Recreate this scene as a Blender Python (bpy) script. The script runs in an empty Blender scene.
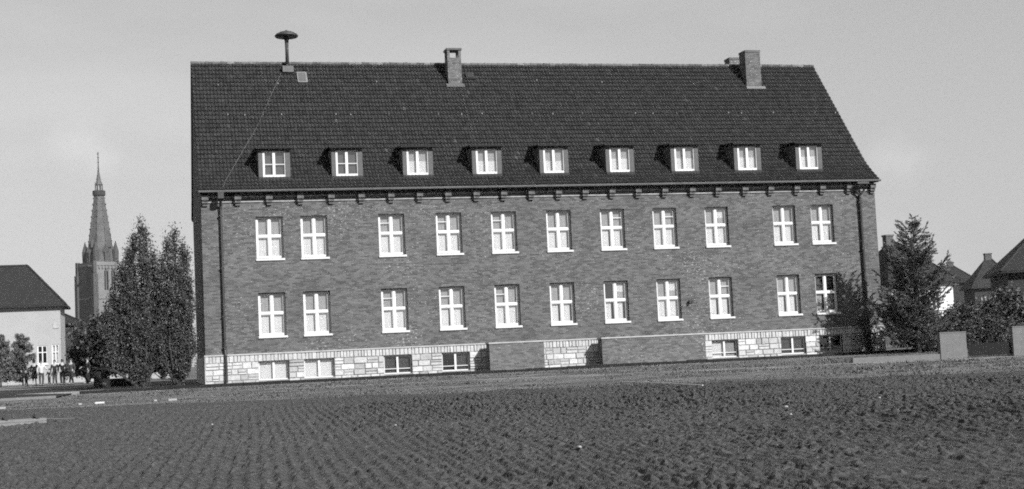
import bpy, bmesh, math, random
import numpy as np
from mathutils import Vector, Matrix
random.seed(7); rng = np.random.default_rng(7)
sc = bpy.context.scene
COL = sc.collection
R = math.radians

# ------------------------------------------------------------------ materials
FILM = .65   # grey value of the real colours on this red-blind film
def mat(name, v, rough=.8, var=.15, scale=6., bump=0., bscale=30., spec=.3, stretch=(1, 1, 1), v2=None, attr=None, metal=0.):
    m = bpy.data.materials.new(name); m.use_nodes = True
    nt = m.node_tree; N = nt.nodes; Lk = nt.links
    b = N['Principled BSDF']
    b.inputs['Roughness'].default_value = rough
    b.inputs['Specular IOR Level'].default_value = spec
    b.inputs['Metallic'].default_value = metal
    tc = N.new('ShaderNodeTexCoord'); mp = N.new('ShaderNodeMapping'); mp.inputs['Scale'].default_value = stretch
    Lk.new(tc.outputs['Object'], mp.inputs['Vector'])
    n = N.new('ShaderNodeTexNoise'); n.inputs['Scale'].default_value = scale; n.inputs['Detail'].default_value = 6
    n.inputs['Roughness'].default_value = .65
    Lk.new(mp.outputs[0], n.inputs['Vector'])
    lo = (v * (1 - var) if v2 is None else v) * FILM; hi = (v * (1 + var) if v2 is None else v2) * FILM
    mr = N.new('ShaderNodeMapRange'); mr.inputs[1].default_value = .3; mr.inputs[2].default_value = .7
    mr.inputs[3].default_value = lo; mr.inputs[4].default_value = hi
    Lk.new(n.outputs['Fac'], mr.inputs[0])
    out = mr.outputs[0]
    if attr:
        at = N.new('ShaderNodeAttribute'); at.attribute_name = attr
        mu = N.new('ShaderNodeMath'); mu.operation = 'MULTIPLY'
        Lk.new(out, mu.inputs[0]); Lk.new(at.outputs['Fac'], mu.inputs[1]); out = mu.outputs[0]
    cb = N.new('ShaderNodeCombineColor')
    for i in range(3): Lk.new(out, cb.inputs[i])
    Lk.new(cb.outputs[0], b.inputs['Base Color'])
    if bump:
        n2 = N.new('ShaderNodeTexNoise'); n2.inputs['Scale'].default_value = bscale; n2.inputs['Detail'].default_value = 4
        Lk.new(mp.outputs[0], n2.inputs['Vector'])
        bp = N.new('ShaderNodeBump'); bp.inputs['Strength'].default_value = bump; bp.inputs['Distance'].default_value = .03
        Lk.new(n2.outputs['Fac'], bp.inputs['Height']); Lk.new(bp.outputs[0], b.inputs['Normal'])
    return m

def brick_mat(name, c1, c2, mortar, speck=.3, bw=.25, bh=.077, big=.2):
    m = bpy.data.materials.new(name); m.use_nodes = True
    nt = m.node_tree; N = nt.nodes; Lk = nt.links; b = N['Principled BSDF']; c1 *= FILM; c2 *= FILM; mortar *= FILM
    b.inputs['Roughness'].default_value = .85; b.inputs['Specular IOR Level'].default_value = .25
    tc = N.new('ShaderNodeTexCoord'); sx = N.new('ShaderNodeSeparateXYZ'); Lk.new(tc.outputs['Object'], sx.inputs[0])
    ad = N.new('ShaderNodeMath'); Lk.new(sx.outputs[0], ad.inputs[0]); Lk.new(sx.outputs[1], ad.inputs[1])
    cx = N.new('ShaderNodeCombineXYZ'); Lk.new(ad.outputs[0], cx.inputs[0]); Lk.new(sx.outputs[2], cx.inputs[1])
    br = N.new('ShaderNodeTexBrick'); Lk.new(cx.outputs[0], br.inputs['Vector'])
    br.inputs['Color1'].default_value = (c1, c1, c1, 1); br.inputs['Color2'].default_value = (c2, c2, c2, 1)
    br.inputs['Mortar'].default_value = (mortar, mortar, mortar, 1)
    br.inputs['Scale'].default_value = 1; br.inputs['Brick Width'].default_value = bw; br.inputs['Row Height'].default_value = bh
    br.inputs['Mortar Size'].default_value = .006; br.inputs['Mortar Smooth'].default_value = .3
    # broad tone variation
    n = N.new('ShaderNodeTexNoise'); n.inputs['Scale'].default_value = .5; n.inputs['Detail'].default_value = 5; n.inputs['Roughness'].default_value=.6
    Lk.new(tc.outputs['Object'], n.inputs['Vector'])
    mr = N.new('ShaderNodeMapRange'); mr.inputs[1].default_value = .3; mr.inputs[2].default_value = .7
    mr.inputs[3].default_value = 1 - big; mr.inputs[4].default_value = 1 + big; Lk.new(n.outputs['Fac'], mr.inputs[0])
    # streaky medium variation, stretched along the courses
    mp = N.new('ShaderNodeMapping'); mp.inputs['Scale'].default_value = (9, 9, 20); Lk.new(tc.outputs['Object'], mp.inputs['Vector'])
    n3 = N.new('ShaderNodeTexNoise'); n3.inputs['Scale'].default_value = 1.; n3.inputs['Detail'].default_value = 3
    Lk.new(mp.outputs[0], n3.inputs['Vector'])
    mr3 = N.new('ShaderNodeMapRange'); mr3.inputs[1].default_value = .25; mr3.inputs[2].default_value = .75
    mr3.inputs[3].default_value = .8; mr3.inputs[4].default_value = 1.2; Lk.new(n3.outputs['Fac'], mr3.inputs[0])
    mu = N.new('ShaderNodeMath'); mu.operation = 'MULTIPLY'; Lk.new(mr.outputs[0], mu.inputs[0]); Lk.new(mr3.outputs[0], mu.inputs[1])
    vm = N.new('ShaderNodeVectorMath'); vm.operation = 'SCALE'; Lk.new(br.outputs['Color'], vm.inputs[0]); Lk.new(mu.outputs[0], vm.inputs['Scale'])
    # pale lime specks on single bricks
    v = N.new('ShaderNodeTexNoise'); v.inputs['Scale'].default_value = 1.; v.inputs['Detail'].default_value = 2
    mp2 = N.new('ShaderNodeMapping'); mp2.inputs['Scale'].default_value = (8, 8, 18); Lk.new(tc.outputs['Object'], mp2.inputs['Vector'])
    Lk.new(mp2.outputs[0], v.inputs['Vector'])
    n4 = N.new('ShaderNodeTexNoise'); n4.inputs['Scale'].default_value = .35; Lk.new(tc.outputs['Object'], n4.inputs['Vector'])
    m4 = N.new('ShaderNodeMath'); m4.operation = 'MULTIPLY_ADD'; m4.inputs[1].default_value = .35; Lk.new(n4.outputs['Fac'], m4.inputs[0]); Lk.new(v.outputs['Fac'], m4.inputs[2])
    ms = N.new('ShaderNodeMapRange'); ms.inputs[1].default_value = .83; ms.inputs[2].default_value = .9; ms.inputs[3].default_value = 0; ms.inputs[4].default_value = speck
    Lk.new(m4.outputs[0], ms.inputs[0])
    mx = N.new('ShaderNodeMix'); mx.data_type = 'RGBA'; Lk.new(ms.outputs[0], mx.inputs[0]); Lk.new(vm.outputs[0], mx.inputs[6])
    mx.inputs[7].default_value = (.4, .4, .4, 1)
    Lk.new(mx.outputs[2], b.inputs['Base Color'])
    bp = N.new('ShaderNodeBump'); bp.inputs['Strength'].default_value = .5; bp.inputs['Distance'].default_value = .008
    Lk.new(br.outputs['Fac'], bp.inputs['Height']); bp.invert = True; Lk.new(bp.outputs[0], b.inputs['Normal'])
    return m

def glass_mat(name, refl=.18):
    m = bpy.data.materials.new(name); m.use_nodes = True
    nt = m.node_tree; N = nt.nodes; Lk = nt.links; N.remove(N['Principled BSDF'])
    t = N.new('ShaderNodeBsdfTransparent'); t.inputs[0].default_value = (.9, .9, .9, 1)
    g = N.new('ShaderNodeBsdfGlossy'); g.inputs['Roughness'].default_value = .03; g.inputs[0].default_value = (1, 1, 1, 1)
    fr = N.new('ShaderNodeFresnel'); fr.inputs[0].default_value = 1.5
    ad = N.new('ShaderNodeMath'); ad.inputs[1].default_value = refl * .4; Lk.new(fr.outputs[0], ad.inputs[0])
    mx = N.new('ShaderNodeMixShader'); Lk.new(ad.outputs[0], mx.inputs[0]); Lk.new(t.outputs[0], mx.inputs[1]); Lk.new(g.outputs[0], mx.inputs[2])
    Lk.new(mx.outputs[0], N['Material Output'].inputs[0])
    return m

M = {}
M['brick'] = brick_mat('brick_wall', .064, .15, .155, .5, big=.15)
M['brick_dark'] = brick_mat('brick_dark', .08, .12, .13, .1)
M['brick_porch'] = brick_mat('brick_porch', .085, .17, .16, .6, big=.2)
M['stone'] = mat('ashlar', .52, .85, .2, 7, bump=.6, bscale=14, attr='tone')
M['joint'] = mat('joint', .28, .9)
M['ledge'] = mat('ledge', .42, .8, .2, 3)
M['tile'] = mat('roof_tile', .037, .75, .25, 3, attr='tone', spec=.12)
M['under'] = mat('roof_underlay', .02, .9)
M['ridge'] = mat('ridge_tile', .085, .8, .4, 8, attr='tone')
M['zinc'] = mat('zinc', .2, .5, .2, 2, spec=.5)
M['pipe'] = mat('dark_pipe', .035, .5, .3, 3)
M['white'] = mat('white_paint', .76, .5, .06, 5)
M['sill'] = mat('sill_stone', .66, .7, .1, 5)
M['glass'] = glass_mat('glass', .2)
M['curt_l'] = mat('curtain_bright', .97, .9, .04, 5)
M['curt_g'] = mat('curtain_grey', .5, .9, .08, 5)
M['dark_in'] = mat('dark_room', .02, .9)
M['wood_grey'] = mat('grey_wood', .11, .8, .2, 10)
M['wood_dark'] = mat('dark_wood', .03, .8, .3, 8)
M['kerb'] = mat('tarred_kerb', .012, .9, .3, 6, bump=.4)
M['plaster'] = mat('pale_plaster', .39, .9, .06, .6)
M['plaster_w'] = mat('white_plaster', .8, .9, .05, 1)
M['roof_far'] = mat('far_roof', .02, .8, .25, 2.5, stretch=(1, 1, 4), bump=.5, bscale=5)
M['wall_dark'] = mat('dark_house_wall', .04, .9, .2, 2)
M['concrete'] = mat('rendered_pier', .18, .9, .14, 5, bump=.3, bscale=30)
M['bark'] = mat('bark', .05, .9, .4, 8, bump=.6)
M['leaf'] = mat('leaf', .045, .6, .4, 3, spec=.4, attr='tone')
M['leaf_pop'] = mat('poplar_leaf', .06, .55, .4, 2, spec=.35, attr='tone')
M['needle'] = mat('needle', .11, .6, .4, 3, attr='tone')
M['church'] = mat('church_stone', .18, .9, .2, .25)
M['church_d'] = mat('church_dark_and_shade', .07, .9, .2, .4)  # darker copy of church stone, also the painted shade of the tower's left face
M['slate'] = mat('spire_slate', .10, .8, .3, .4)
M['skin'] = mat('skin', .42, .6, .05)
M['hair'] = mat('hair', .03, .6, .3)
M['plank'] = mat('weathered_plank', .2, .85, .25, 8, stretch=(1, 6, 6))
M['asphalt'] = mat('cinder_road', .018, .95, .3, 8)
M['siren'] = mat('siren_metal', .05, .5, .3, 8)
for i, v in enumerate((.008, .018, .03, .06, .6, .3)): M['cloth%d' % i] = mat('cloth_%d' % i, v, .9, .15, 8)

# ------------------------------------------------------------------ helpers
class MB:
    def __init__(s): s.v = []; s.f = []; s.m = []; s.t = []
    def face(s, pts, mi=0, tone=1.):
        n = len(s.v); s.v += [tuple(p) for p in pts]; s.f.append(tuple(range(n, n + len(pts)))); s.m.append(mi); s.t.append(tone)
    def box(s, x0, x1, y0, y1, z0, z1, mi=0, tone=1., bev=0., jit=0.):
        P = [(x0, y0, z0), (x1, y0, z0), (x1, y1, z0), (x0, y1, z0), (x0, y0, z1), (x1, y0, z1), (x1, y1, z1), (x0, y1, z1)]
        for q in ((0, 1, 5, 4), (1, 2, 6, 5), (2, 3, 7, 6), (3, 0, 4, 7), (4, 5, 6, 7), (3, 2, 1, 0)):
            s.face([P[i] for i in q], mi, tone)
    def obox(s, c, ax, ay, az, mi=0, tone=1.):   # centre + half axis vectors
        c = Vector(c); ax, ay, az = Vector(ax), Vector(ay), Vector(az)
        P = [c + a * ax + b * ay + d * az for d in (-1, 1) for (a, b) in ((-1, -1), (1, -1), (1, 1), (-1, 1))]
        for q in ((0, 1, 5, 4), (1, 2, 6, 5), (2, 3, 7, 6), (3, 0, 4, 7), (4, 5, 6, 7), (3, 2, 1, 0)):
            s.face([P[i] for i in q], mi, tone)
    def tube(s, pts, rad, n=8, mi=0, cap=True, tone=1.):
        pts = [Vector(p) for p in pts]
        if not hasattr(rad, '__len__'): rad = [rad] * len(pts)
        base = len(s.v)
        for i, p in enumerate(pts):
            d = (pts[min(i + 1, len(pts) - 1)] - pts[max(i - 1, 0)]).normalized()
            a = d.orthogonal().normalized() if abs(d.z) > .95 or abs(d.z) < .05 else d.cross(Vector((0, 0, 1))).normalized()
            if i and a.dot(pa) < 0: a = -a
            pa = a
            b = d.cross(a)
            for k in range(n):
                t = 2 * math.pi * k / n
                s.v.append(tuple(p + (a * math.cos(t) + b * math.sin(t)) * rad[i]))
        for i in range(len(pts) - 1):
            for k in range(n):
                s.f.append((base + i * n + k, base + i * n + (k + 1) % n, base + (i + 1) * n + (k + 1) % n, base + (i + 1) * n + k)); s.m.append(mi); s.t.append(tone)
        if cap:
            s.f.append(tuple(base + k for k in range(n))[::-1]); s.m.append(mi); s.t.append(tone)
            s.f.append(tuple(base + (len(pts) - 1) * n + k for k in range(n))); s.m.append(mi); s.t.append(tone)
    def lathe(s, prof, c=(0, 0, 0), n=20, mi=0):
        base = len(s.v)
        for r, z in prof:
            for k in range(n):
                t = 2 * math.pi * k / n
                s.v.append((c[0] + r * math.cos(t), c[1] + r * math.sin(t), c[2] + z))
        for i in range(len(prof) - 1):
            for k in range(n):
                s.f.append((base + i * n + k, base + i * n + (k + 1) % n, base + (i + 1) * n + (k + 1) % n, base + (i + 1) * n + k)); s.m.append(mi); s.t.append(1.)
        s.f.append(tuple(base + k for k in range(n))[::-1]); s.m.append(mi); s.t.append(1.)
        s.f.append(tuple(base + (len(prof) - 1) * n + k for k in range(n))); s.m.append(mi); s.t.append(1.)
    def build(s, name, mats, parent=None, smooth=False, bevel=0., loc=(0, 0, 0), weld=False):
        me = bpy.data.meshes.new(name); me.from_pydata(s.v, [], s.f)
        if not isinstance(mats, (list, tuple)): mats = [mats]
        for m in mats: me.materials.append(m)
        me.polygons.foreach_set('material_index', s.m)
        at = me.attributes.new('tone', 'FLOAT', 'FACE'); at.data.foreach_set('value', s.t)
        if weld:
            bm = bmesh.new(); bm.from_mesh(me); bmesh.ops.remove_doubles(bm, verts=bm.verts, dist=1e-4); bm.to_mesh(me); bm.free()
        if smooth: me.polygons.foreach_set('use_smooth', [True] * len(me.polygons))
        me.update()
        o = bpy.data.objects.new(name, me); COL.objects.link(o); o.location = loc
        if parent: o.parent = parent
        if bevel:
            bv = o.modifiers.new('bevel', 'BEVEL'); bv.width = bevel; bv.segments = 2; bv.limit_method = 'ANGLE'
        return o

def grid_mesh(name, mats, V, F, tone=None, parent=None, smooth=False, loc=(0, 0, 0)):
    V = np.asarray(V, np.float32); F = np.asarray(F, np.int32); k = F.shape[1]
    me = bpy.data.meshes.new(name)
    me.vertices.add(len(V)); me.vertices.foreach_set('co', V.ravel())
    me.loops.add(F.size); me.loops.foreach_set('vertex_index', F.ravel())
    me.polygons.add(len(F)); me.polygons.foreach_set('loop_start', np.arange(0, F.size, k, dtype=np.int32))
    me.polygons.foreach_set('loop_total', np.full(len(F), k, np.int32))
    me.polygons.foreach_set('use_smooth', np.full(len(F), smooth))
    if tone is not None:
        at = me.attributes.new('tone', 'FLOAT', 'FACE'); at.data.foreach_set('value', np.asarray(tone, np.float32))
    me.update(calc_edges=True); me.validate()
    if not isinstance(mats, (list, tuple)): mats = [mats]
    for m in mats: me.materials.append(m)
    o = bpy.data.objects.new(name, me); COL.objects.link(o); o.location = loc
    if parent: o.parent = parent
    return o

def tag(o, label=None, cat=None, group=None, kind=None):
    if label: o['label'] = label
    if cat: o['category'] = cat
    if group: o['group'] = group
    if kind: o['kind'] = kind
    return o
def empty(name, loc, label=None, cat=None, group=None, rz=0):
    o = bpy.data.objects.new(name, None); COL.objects.link(o); o.location = loc; o.rotation_euler = (0, 0, rz)
    o.empty_display_size = .3
    return tag(o, label, cat, group)
def cp(o, parent, loc=None):
    c = o.copy(); COL.objects.link(c); c.parent = parent
    if loc is not None: c.location = loc
    return c

# ------------------------------------------------------------------ ground
def zg(x, y):
    y = np.asarray(y, float)
    return np.where(y > -1.3, 0., np.where(y > -1.4, -.13 * (-1.3 - y) / .1, np.maximum(-.13 - .0096 * (-1.4 - y), -.80)))
def ys(x, y): return float(zg(x, y))

def ground_material():
    m = bpy.data.materials.new('ground_surface'); m.use_nodes = True
    nt = m.node_tree; N = nt.nodes; Lk = nt.links; b = N['Principled BSDF']
    b.inputs['Roughness'].default_value = .95; b.inputs['Specular IOR Level'].default_value = .1
    tc = N.new('ShaderNodeTexCoord'); sx = N.new('ShaderNodeSeparateXYZ'); Lk.new(tc.outputs['Object'], sx.inputs[0])
    def noise(s, d=5, st=(1, 1, 1), r=.6):
        mp = N.new('ShaderNodeMapping'); mp.inputs['Scale'].default_value = st; Lk.new(tc.outputs['Object'], mp.inputs['Vector'])
        n = N.new('ShaderNodeTexNoise'); n.inputs['Scale'].default_value = s; n.inputs['Detail'].default_value = d; n.inputs['Roughness'].default_value = r
        Lk.new(mp.outputs[0], n.inputs['Vector']); return n.outputs['Fac']
    def mth(op, a, bb, c=None):
        n = N.new('ShaderNodeMath'); n.operation = op
        for i, q in enumerate((a, bb, c)):
            if q is None: continue
            if isinstance(q, (int, float)): n.inputs[i].default_value = q
            else: Lk.new(q, n.inputs[i])
        return n.outputs[0]
    def mrg(a, i0, i1, o0, o1):
        n = N.new('ShaderNodeMapRange'); Lk.new(a, n.inputs[0])
        for i, q in enumerate((i0, i1, o0, o1)): n.inputs[i + 1].default_value = q
        return n.outputs[0]
    base = mrg(noise(.30, 8, (1, 1.6, 1), .7), .32, .66, .07, .21)
    fine = mrg(noise(6, 8, r=.75), .35, .65, .55, 1.45)
    col = mth('MULTIPLY', base, fine)
    # worn footpath parallel to the building, towards the gate
    wob = mth('MULTIPLY_ADD', noise(.25, 3), 1.6, -.8)
    d = mth('ADD', mth('ADD', mth('MULTIPLY', sx.outputs[0], .30), sx.outputs[1]), 7.9)   # y = -7.9-.3x
    d = mth('ABSOLUTE', mth('ADD', d, wob), 0)
    pf = mth('MULTIPLY', mrg(d, .25, 1.3, 1, 0), mrg(noise(.7, 4), .35, .6, .15, 1))
    pf = mth('MULTIPLY', pf, mrg(sx.outputs[0], -4, 6, 0, 1))
    col = mth('ADD', mth('MULTIPLY', col, mth('SUBTRACT', 1, pf)), mth('MULTIPLY', pf, .27))
    # grass grows paler towards the front of the kerb
    s2 = mth('MULTIPLY', mrg(sx.outputs[1], -6, -1.4, 0, .6), mrg(sx.outputs[1], -1.3, -1.25, 1, 0))
    col = mth('MULTIPLY', col, mth('ADD', 1, s2))
    # bare soil of the field
    e = mth('ADD', mth('MULTIPLY', sx.outputs[0], .42), mth('ADD', sx.outputs[1], 20.6))
    e = mth('ADD', e, mth('MULTIPLY_ADD', noise(.5, 4), 3, -1.5))
    sf = mrg(e, -.5, .5, 1, 0)
    soil = mrg(noise(4, 8, r=.7), .3, .7, .045, .09)
    col = mth('ADD', mth('MULTIPLY', col, mth('SUBTRACT', 1, sf)), mth('MULTIPLY', soil, sf))
    col = mth('MULTIPLY', col, FILM)
    cb = N.new('ShaderNodeCombineColor')
    for i in range(3): Lk.new(col, cb.inputs[i])
    Lk.new(cb.outputs[0], b.inputs['Base Color'])
    bp = N.new('ShaderNodeBump'); bp.inputs['Strength'].default_value = .8; bp.inputs['Distance'].default_value = .06
    Lk.new(noise(9, 5), bp.inputs['Height']); Lk.new(bp.outputs[0], b.inputs['Normal'])
    return m
M['ground'] = ground_material()
def ug(v): return sorted(set(v))
gx = np.array(ug([-4000, -2000, -1000, -500, -250, -150, -100, -70] + [round(-50 + i * .5, 2) for i in range(0, 221)] + [70, 100, 150, 250, 500, 1000, 2000, 4000]))
gy = np.array(ug([-4000, -1000, -300, -150, -100] + [round(-80 + i * .5, 2) for i in range(0, 157)] + [-1.9, -1.4, -1.3, -1.0, 0, 4, 8, 16, 30, 60, 100, 200, 400, 1000, 2000, 4000]))
GX, GY = np.meshgrid(gx, gy)
def vnoise(x, y, seed=0):   # value noise
    xi = np.floor(x).astype(np.int64); yi = np.floor(y).astype(np.int64); fx = x - xi; fy = y - yi
    fx = fx * fx * (3 - 2 * fx); fy = fy * fy * (3 - 2 * fy)
    def h(a, b):
        n = (a * 374761393 + b * 668265263 + seed * 1442695041) & 0xffffffff
        n = ((n ^ (n >> 13)) * 1274126177) & 0xffffffff
        return ((n ^ (n >> 16)) & 0xffff) / 65535.
    return (h(xi, yi) * (1 - fx) + h(xi + 1, yi) * fx) * (1 - fy) + (h(xi, yi + 1) * (1 - fx) + h(xi + 1, yi + 1) * fx) * fy
GZ = zg(GX, GY)
GZ = np.where((GY < -1.9) & (GY > -60), GZ + .05 * (vnoise(GX * .8, GY * .8, 3) - .5), GZ)
def gridfaces(ny, nx):
    i = np.arange(ny - 1)[:, None] * nx + np.arange(nx - 1)[None, :]
    return np.stack([i, i + 1, i + 1 + nx, i + nx], -1).reshape(-1, 4)
g = grid_mesh('ground', M['ground'], np.stack([GX, GY, GZ], -1).reshape(-1, 3), gridfaces(len(gy), len(gx)), smooth=True)
tag(g, kind='structure')

# ploughed field: real relief
def field():
    rows = [-57.5]; 
    while rows[-1] < -20.2:
        d = rows[-1] + 65.6
        rows.append(rows[-1] + .0013 * d + .003)
    Y = np.array(rows); ny = len(Y); nx = 1350
    d = Y + 65.6
    XL = -2.4 - .16 * d - 4.5; XR = -2.4 + .66 * d + 5
    t = np.linspace(0, 1, nx)
    X = XL[:, None] + (XR - XL)[:, None] * t[None, :]
    YY = np.repeat(Y[:, None], nx, 1)
    # drill furrows run away from the camera towards the building, slightly wandering
    ph = X - .079 * YY + .4 * (vnoise(X * .1, YY * .07, 11) - .5) + .03 * (vnoise(X * 2, YY * 2, 12))
    w = .5 + .5 * np.cos(ph * 2 * np.pi / .18)
    mod = vnoise(X * .35, YY * .25, 5)
    c1 = vnoise(X * 8, YY * 6, 1); c2 = vnoise(X * 19 + 3, YY * 12, 2); c3 = vnoise(X * 33, YY * 22, 4); c0 = vnoise(X * .9, YY * .6, 9)
    sc_ = np.clip(d / 22, .75, 1.15)[:, None]
    fm = np.clip(1.8 * vnoise(X * .16 + 40, YY * .09, 51), .55, 1.25) * (.7 + .3 * np.clip((X - 1.5) / 4, 0, 1))
    h = .074 * w * fm * (.4 + .8 * mod) * (.3 + 1.15 * c1) + .016 * (.5 + .5 * np.cos(ph * 2 * np.pi / 1.44))
    h += (.065 * np.clip(c2 - .40, 0, .4) * (.3 + 1.2 * c0) + .020 * c3 * (.5 + c0) + .06 * np.clip(c1 - .62, 0, 1) + .022 * np.clip(vnoise(X * 14, YY * 9, 61) - .4, 0, 1)) * sc_ + .02 * c0
    h -= .12 * np.clip(.33 - vnoise(ph * 11 + 4, YY * 6, 25), 0, 1) * sc_ * (.4 + 1.2 * c0)
    h += .08 * np.clip(vnoise(X * 4.4 + 9, YY * 4.4, 21) - .92, 0, 1) / .08 * .6
    e = YY + 20.6 + .42 * X + 2.4 * (vnoise(X * .5, YY * .5, 6) - .5)
    fade = np.clip(-e / 1.2, 0, 1) * np.clip((YY + 57.5) / .5, 0, 1) * np.clip(t * 60, 0, 1)[None, :] * np.clip((1 - t) * 60, 0, 1)[None, :]
    Z = zg(X, YY) + .035 + fade * (h - .03) * np.clip(.35 - e / 14, .35, .9) - (1 - fade) * .12
    return np.stack([X, YY, Z], -1).reshape(-1, 3), gridfaces(ny, nx)
M['soil'] = mat('ploughed_soil', .0, .95, v2=.0)
M['soil'] = mat('ploughed_soil', .035, .95, scale=14, v2=.12, bump=.9, bscale=45, spec=.1)
V, F = field()
f = grid_mesh('ploughed_field', M['soil'], V, F, smooth=False); tag(f, kind='structure')

# pale gravel yard and dark cinder road on the left, butting sheets above the ground
def sheet(name, pts, z, m, kind='structure'):
    b = MB(); b.face([(x, y, z) for x, y in pts]); o = b.build(name, m); tag(o, kind=kind); return o
M['gravel'] = mat('yard_gravel', .17, .95, .2, 3, bump=.4, bscale=12)
sheet('yard', [(-60, 16.4), (-9, 15.2), (-4.6, 13), (-1.5, 30), (-3, 90), (-60, 90)], .008, M['gravel'])
b = MB()
top = [(-60, 16), (-30, 15.8), (-9, 14.8), (-4.6, 12.2)]; bot = [(-60, -8.6), (-30, -8.0), (-9, -6.6), (-6.1, -6.0)]
for i in range(3):
    a, c, d, e = bot[i], bot[i + 1], top[i + 1], top[i]
    for k in range(12):      # strips follow the fall of the ground
        p0, p1 = k / 12, (k + 1) / 12
        q = [tuple(np.array(u) * (1 - p) + np.array(w) * p) for (u, w, p) in ((a, e, p0), (c, d, p0), (c, d, p1), (a, e, p1))]
        b.face([(x, y, max(ys(x, y), -.13 - .0096 * max(-1.4 - y, 0)) + .05 if y < -1.3 else .03) for x, y in q])
tag(b.build('road', M['asphalt']), kind='structure')
b = MB()
for i in range(3):
    (x0, y0), (x1, y1) = bot[i], bot[i + 1]
    z0, z1 = ys(x0, y0), ys(x1, y1)
    b.face([(x0, y0 - .25, z0 - .05), (x1, y1 - .25, z1 - .05), (x1, y1 - .25, z1 + .11), (x0, y0 - .25, z0 + .11)])
    b.face([(x0, y0 - .25, z0 + .11), (x1, y1 - .25, z1 + .11), (x1, y1, z1 + .11), (x0, y0, z0 + .11)])
    b.face([(x1, y1, z1 - .05), (x0, y0, z0 - .05), (x0, y0, z0 + .11), (x1, y1, z1 + .11)])
tag(b.build('road_kerb', M['concrete']), kind='structure')

# short rough grass between field and building
def grass():
    n = 60000
    X = rng.uniform(-12, 44, n); Y = -1.5 - 34 * rng.random(n) ** 1.0
    e = Y + 20.6 + .42 * X
    dens = vnoise(X * .9, Y * .9, 31) * .6 + vnoise(X * .25, Y * .25, 32) * .6
    path = np.abs(Y + 7.9 + .3 * X) < .8
    keep = (e > -2.2 * rng.random(n)) & (dens + .25 * rng.random(n) > .55) & ~(path & (rng.random(n) < .85)) & ~((X < -6) & (Y > -8.6))
    X, Y = X[keep], Y[keep]; n = len(X)
    dd = dens[keep]
    H = rng.uniform(.015, .055, n) * (.5 + dd); a = rng.uniform(0, 6.28, n); w = rng.uniform(.02, .05, n)
    Z = zg(X, Y) - .02
    V = np.empty((n, 3, 3)); lean = rng.normal(0, .04, (n, 2))
    V[:, 0] = np.stack([X - np.cos(a) * w, Y - np.sin(a) * w, Z], -1); V[:, 1] = np.stack([X + np.cos(a) * w, Y + np.sin(a) * w, Z], -1)
    V[:, 2] = np.stack([X + lean[:, 0], Y + lean[:, 1], Z + H + .02], -1)
    tone = rng.uniform(.5, 1.7, n)
    o = grid_mesh('grass', mat('grass_blade', .09, .8, .3, .4, attr='tone'), V.reshape(-1, 3), np.arange(n * 3).reshape(-1, 3), tone)
    tag(o, 'short patchy dry grass between the ploughed field and the brick building', 'grass', kind='stuff')
grass()

# ------------------------------------------------------------------ the school building
L = 33.92
S = empty('school_building', (0, 0, 0), 'long two-storey brick building with stone plinth, steep tiled roof and nine dormers', 'building')
UW = [3.0521, 5.1046, 8.7325, 11.4832, 14.1811, 16.923, 19.659, 22.3793, 25.1307, 28.7946, 30.8942]
HW = .62
UP = [(x - HW, x + HW, 5.63, 7.56) for x in UW]
LO = [(x - HW, x + HW, 2.06, 4.045) for x in UW]
BA = [(2.35, 3.72), (4.42, 5.8), (8.11, 9.42), (10.87, 12.19), (24.48, 25.86), (28.19, 29.52), (30.29, 31.57)]
BW = [(a, c, .06, .92) for a, c in BA]
def wall_holes(b, x0, x1, z0, z1, holes, y, depth, mi=0, mr=0):
    xs = sorted({x0, x1, *[h[0] for h in holes], *[h[1] for h in holes]}); zs = sorted({z0, z1, *[h[2] for h in holes], *[h[3] for h in holes]})
    for i in range(len(xs) - 1):
        for k in range(len(zs) - 1):
            cx, cz = (xs[i] + xs[i + 1]) / 2, (zs[k] + zs[k + 1]) / 2
            if any(h[0] < cx < h[1] and h[2] < cz < h[3] for h in holes): continue
            b.face([(xs[i], y, zs[k]), (xs[i + 1], y, zs[k]), (xs[i + 1], y, zs[k + 1]), (xs[i], y, zs[k + 1])], mi)
    for (a, c, d, e) in holes:
        Yb = y + depth
        b.face([(a, y, d), (a, y, e), (a, Yb, e), (a, Yb, d)], mr); b.face([(c, y, e), (c, y, d), (c, Yb, d), (c, Yb, e)], mr)
        b.face([(a, y, e), (c, y, e), (c, Yb, e), (a, Yb, e)], mr); b.face([(c, y, d), (a, y, d), (a, Yb, d), (c, Yb, d)], mr)
b = MB(); wall_holes(b, 0, L, -.3, 8.72, UP + LO + BW, 0, .38)
b.build('front_wall', M['brick'], S)
DP = 12.2
prof = [(-.42, 8.775), (.12, 9.17), (.76, 9.70), (1.2, 10.18), (6.12, 16.01)]   # outer roof line, kicked at the eaves
back = [(12.24 - y, z) for y, z in prof][::-1]
def outline(th):
    f_ = [(y + th * .75, z - th * .65) for y, z in prof]; f_[-1] = (6.12, 16.01 - th * 1.45)
    k_ = [(12.24 - y, z) for y, z in f_[:-1]][::-1]
    return f_ + k_
for nm, x, in (('gable_wall', 0), ('gable_wall', L)):
    b = MB(); o_ = [(max(y, 0.002), z) for y, z in outline(.1)]
    pts = [(0.002, -.3)] + [(0.002, 8.72)] + [(y, z) for y, z in outline(.14) if .002 < y < 12.238] + [(12.238, 8.72), (12.238, -.3)]
    b.face([(x, y, z) for y, z in (pts if x == 0 else pts[::-1])])
    b.build(nm, M['brick'], S)
b = MB(); wall_holes(b, -L, 0, -.3, 8.72, [(-x - .6, -x + .6, zz, zz + 1.9) for x in UW for zz in (2.1, 5.6)], 0, .2)
o = b.build('rear_wall', M['brick'], S); o.rotation_euler = (0, 0, math.pi); o.location = (0, 12.24, 0)
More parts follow.
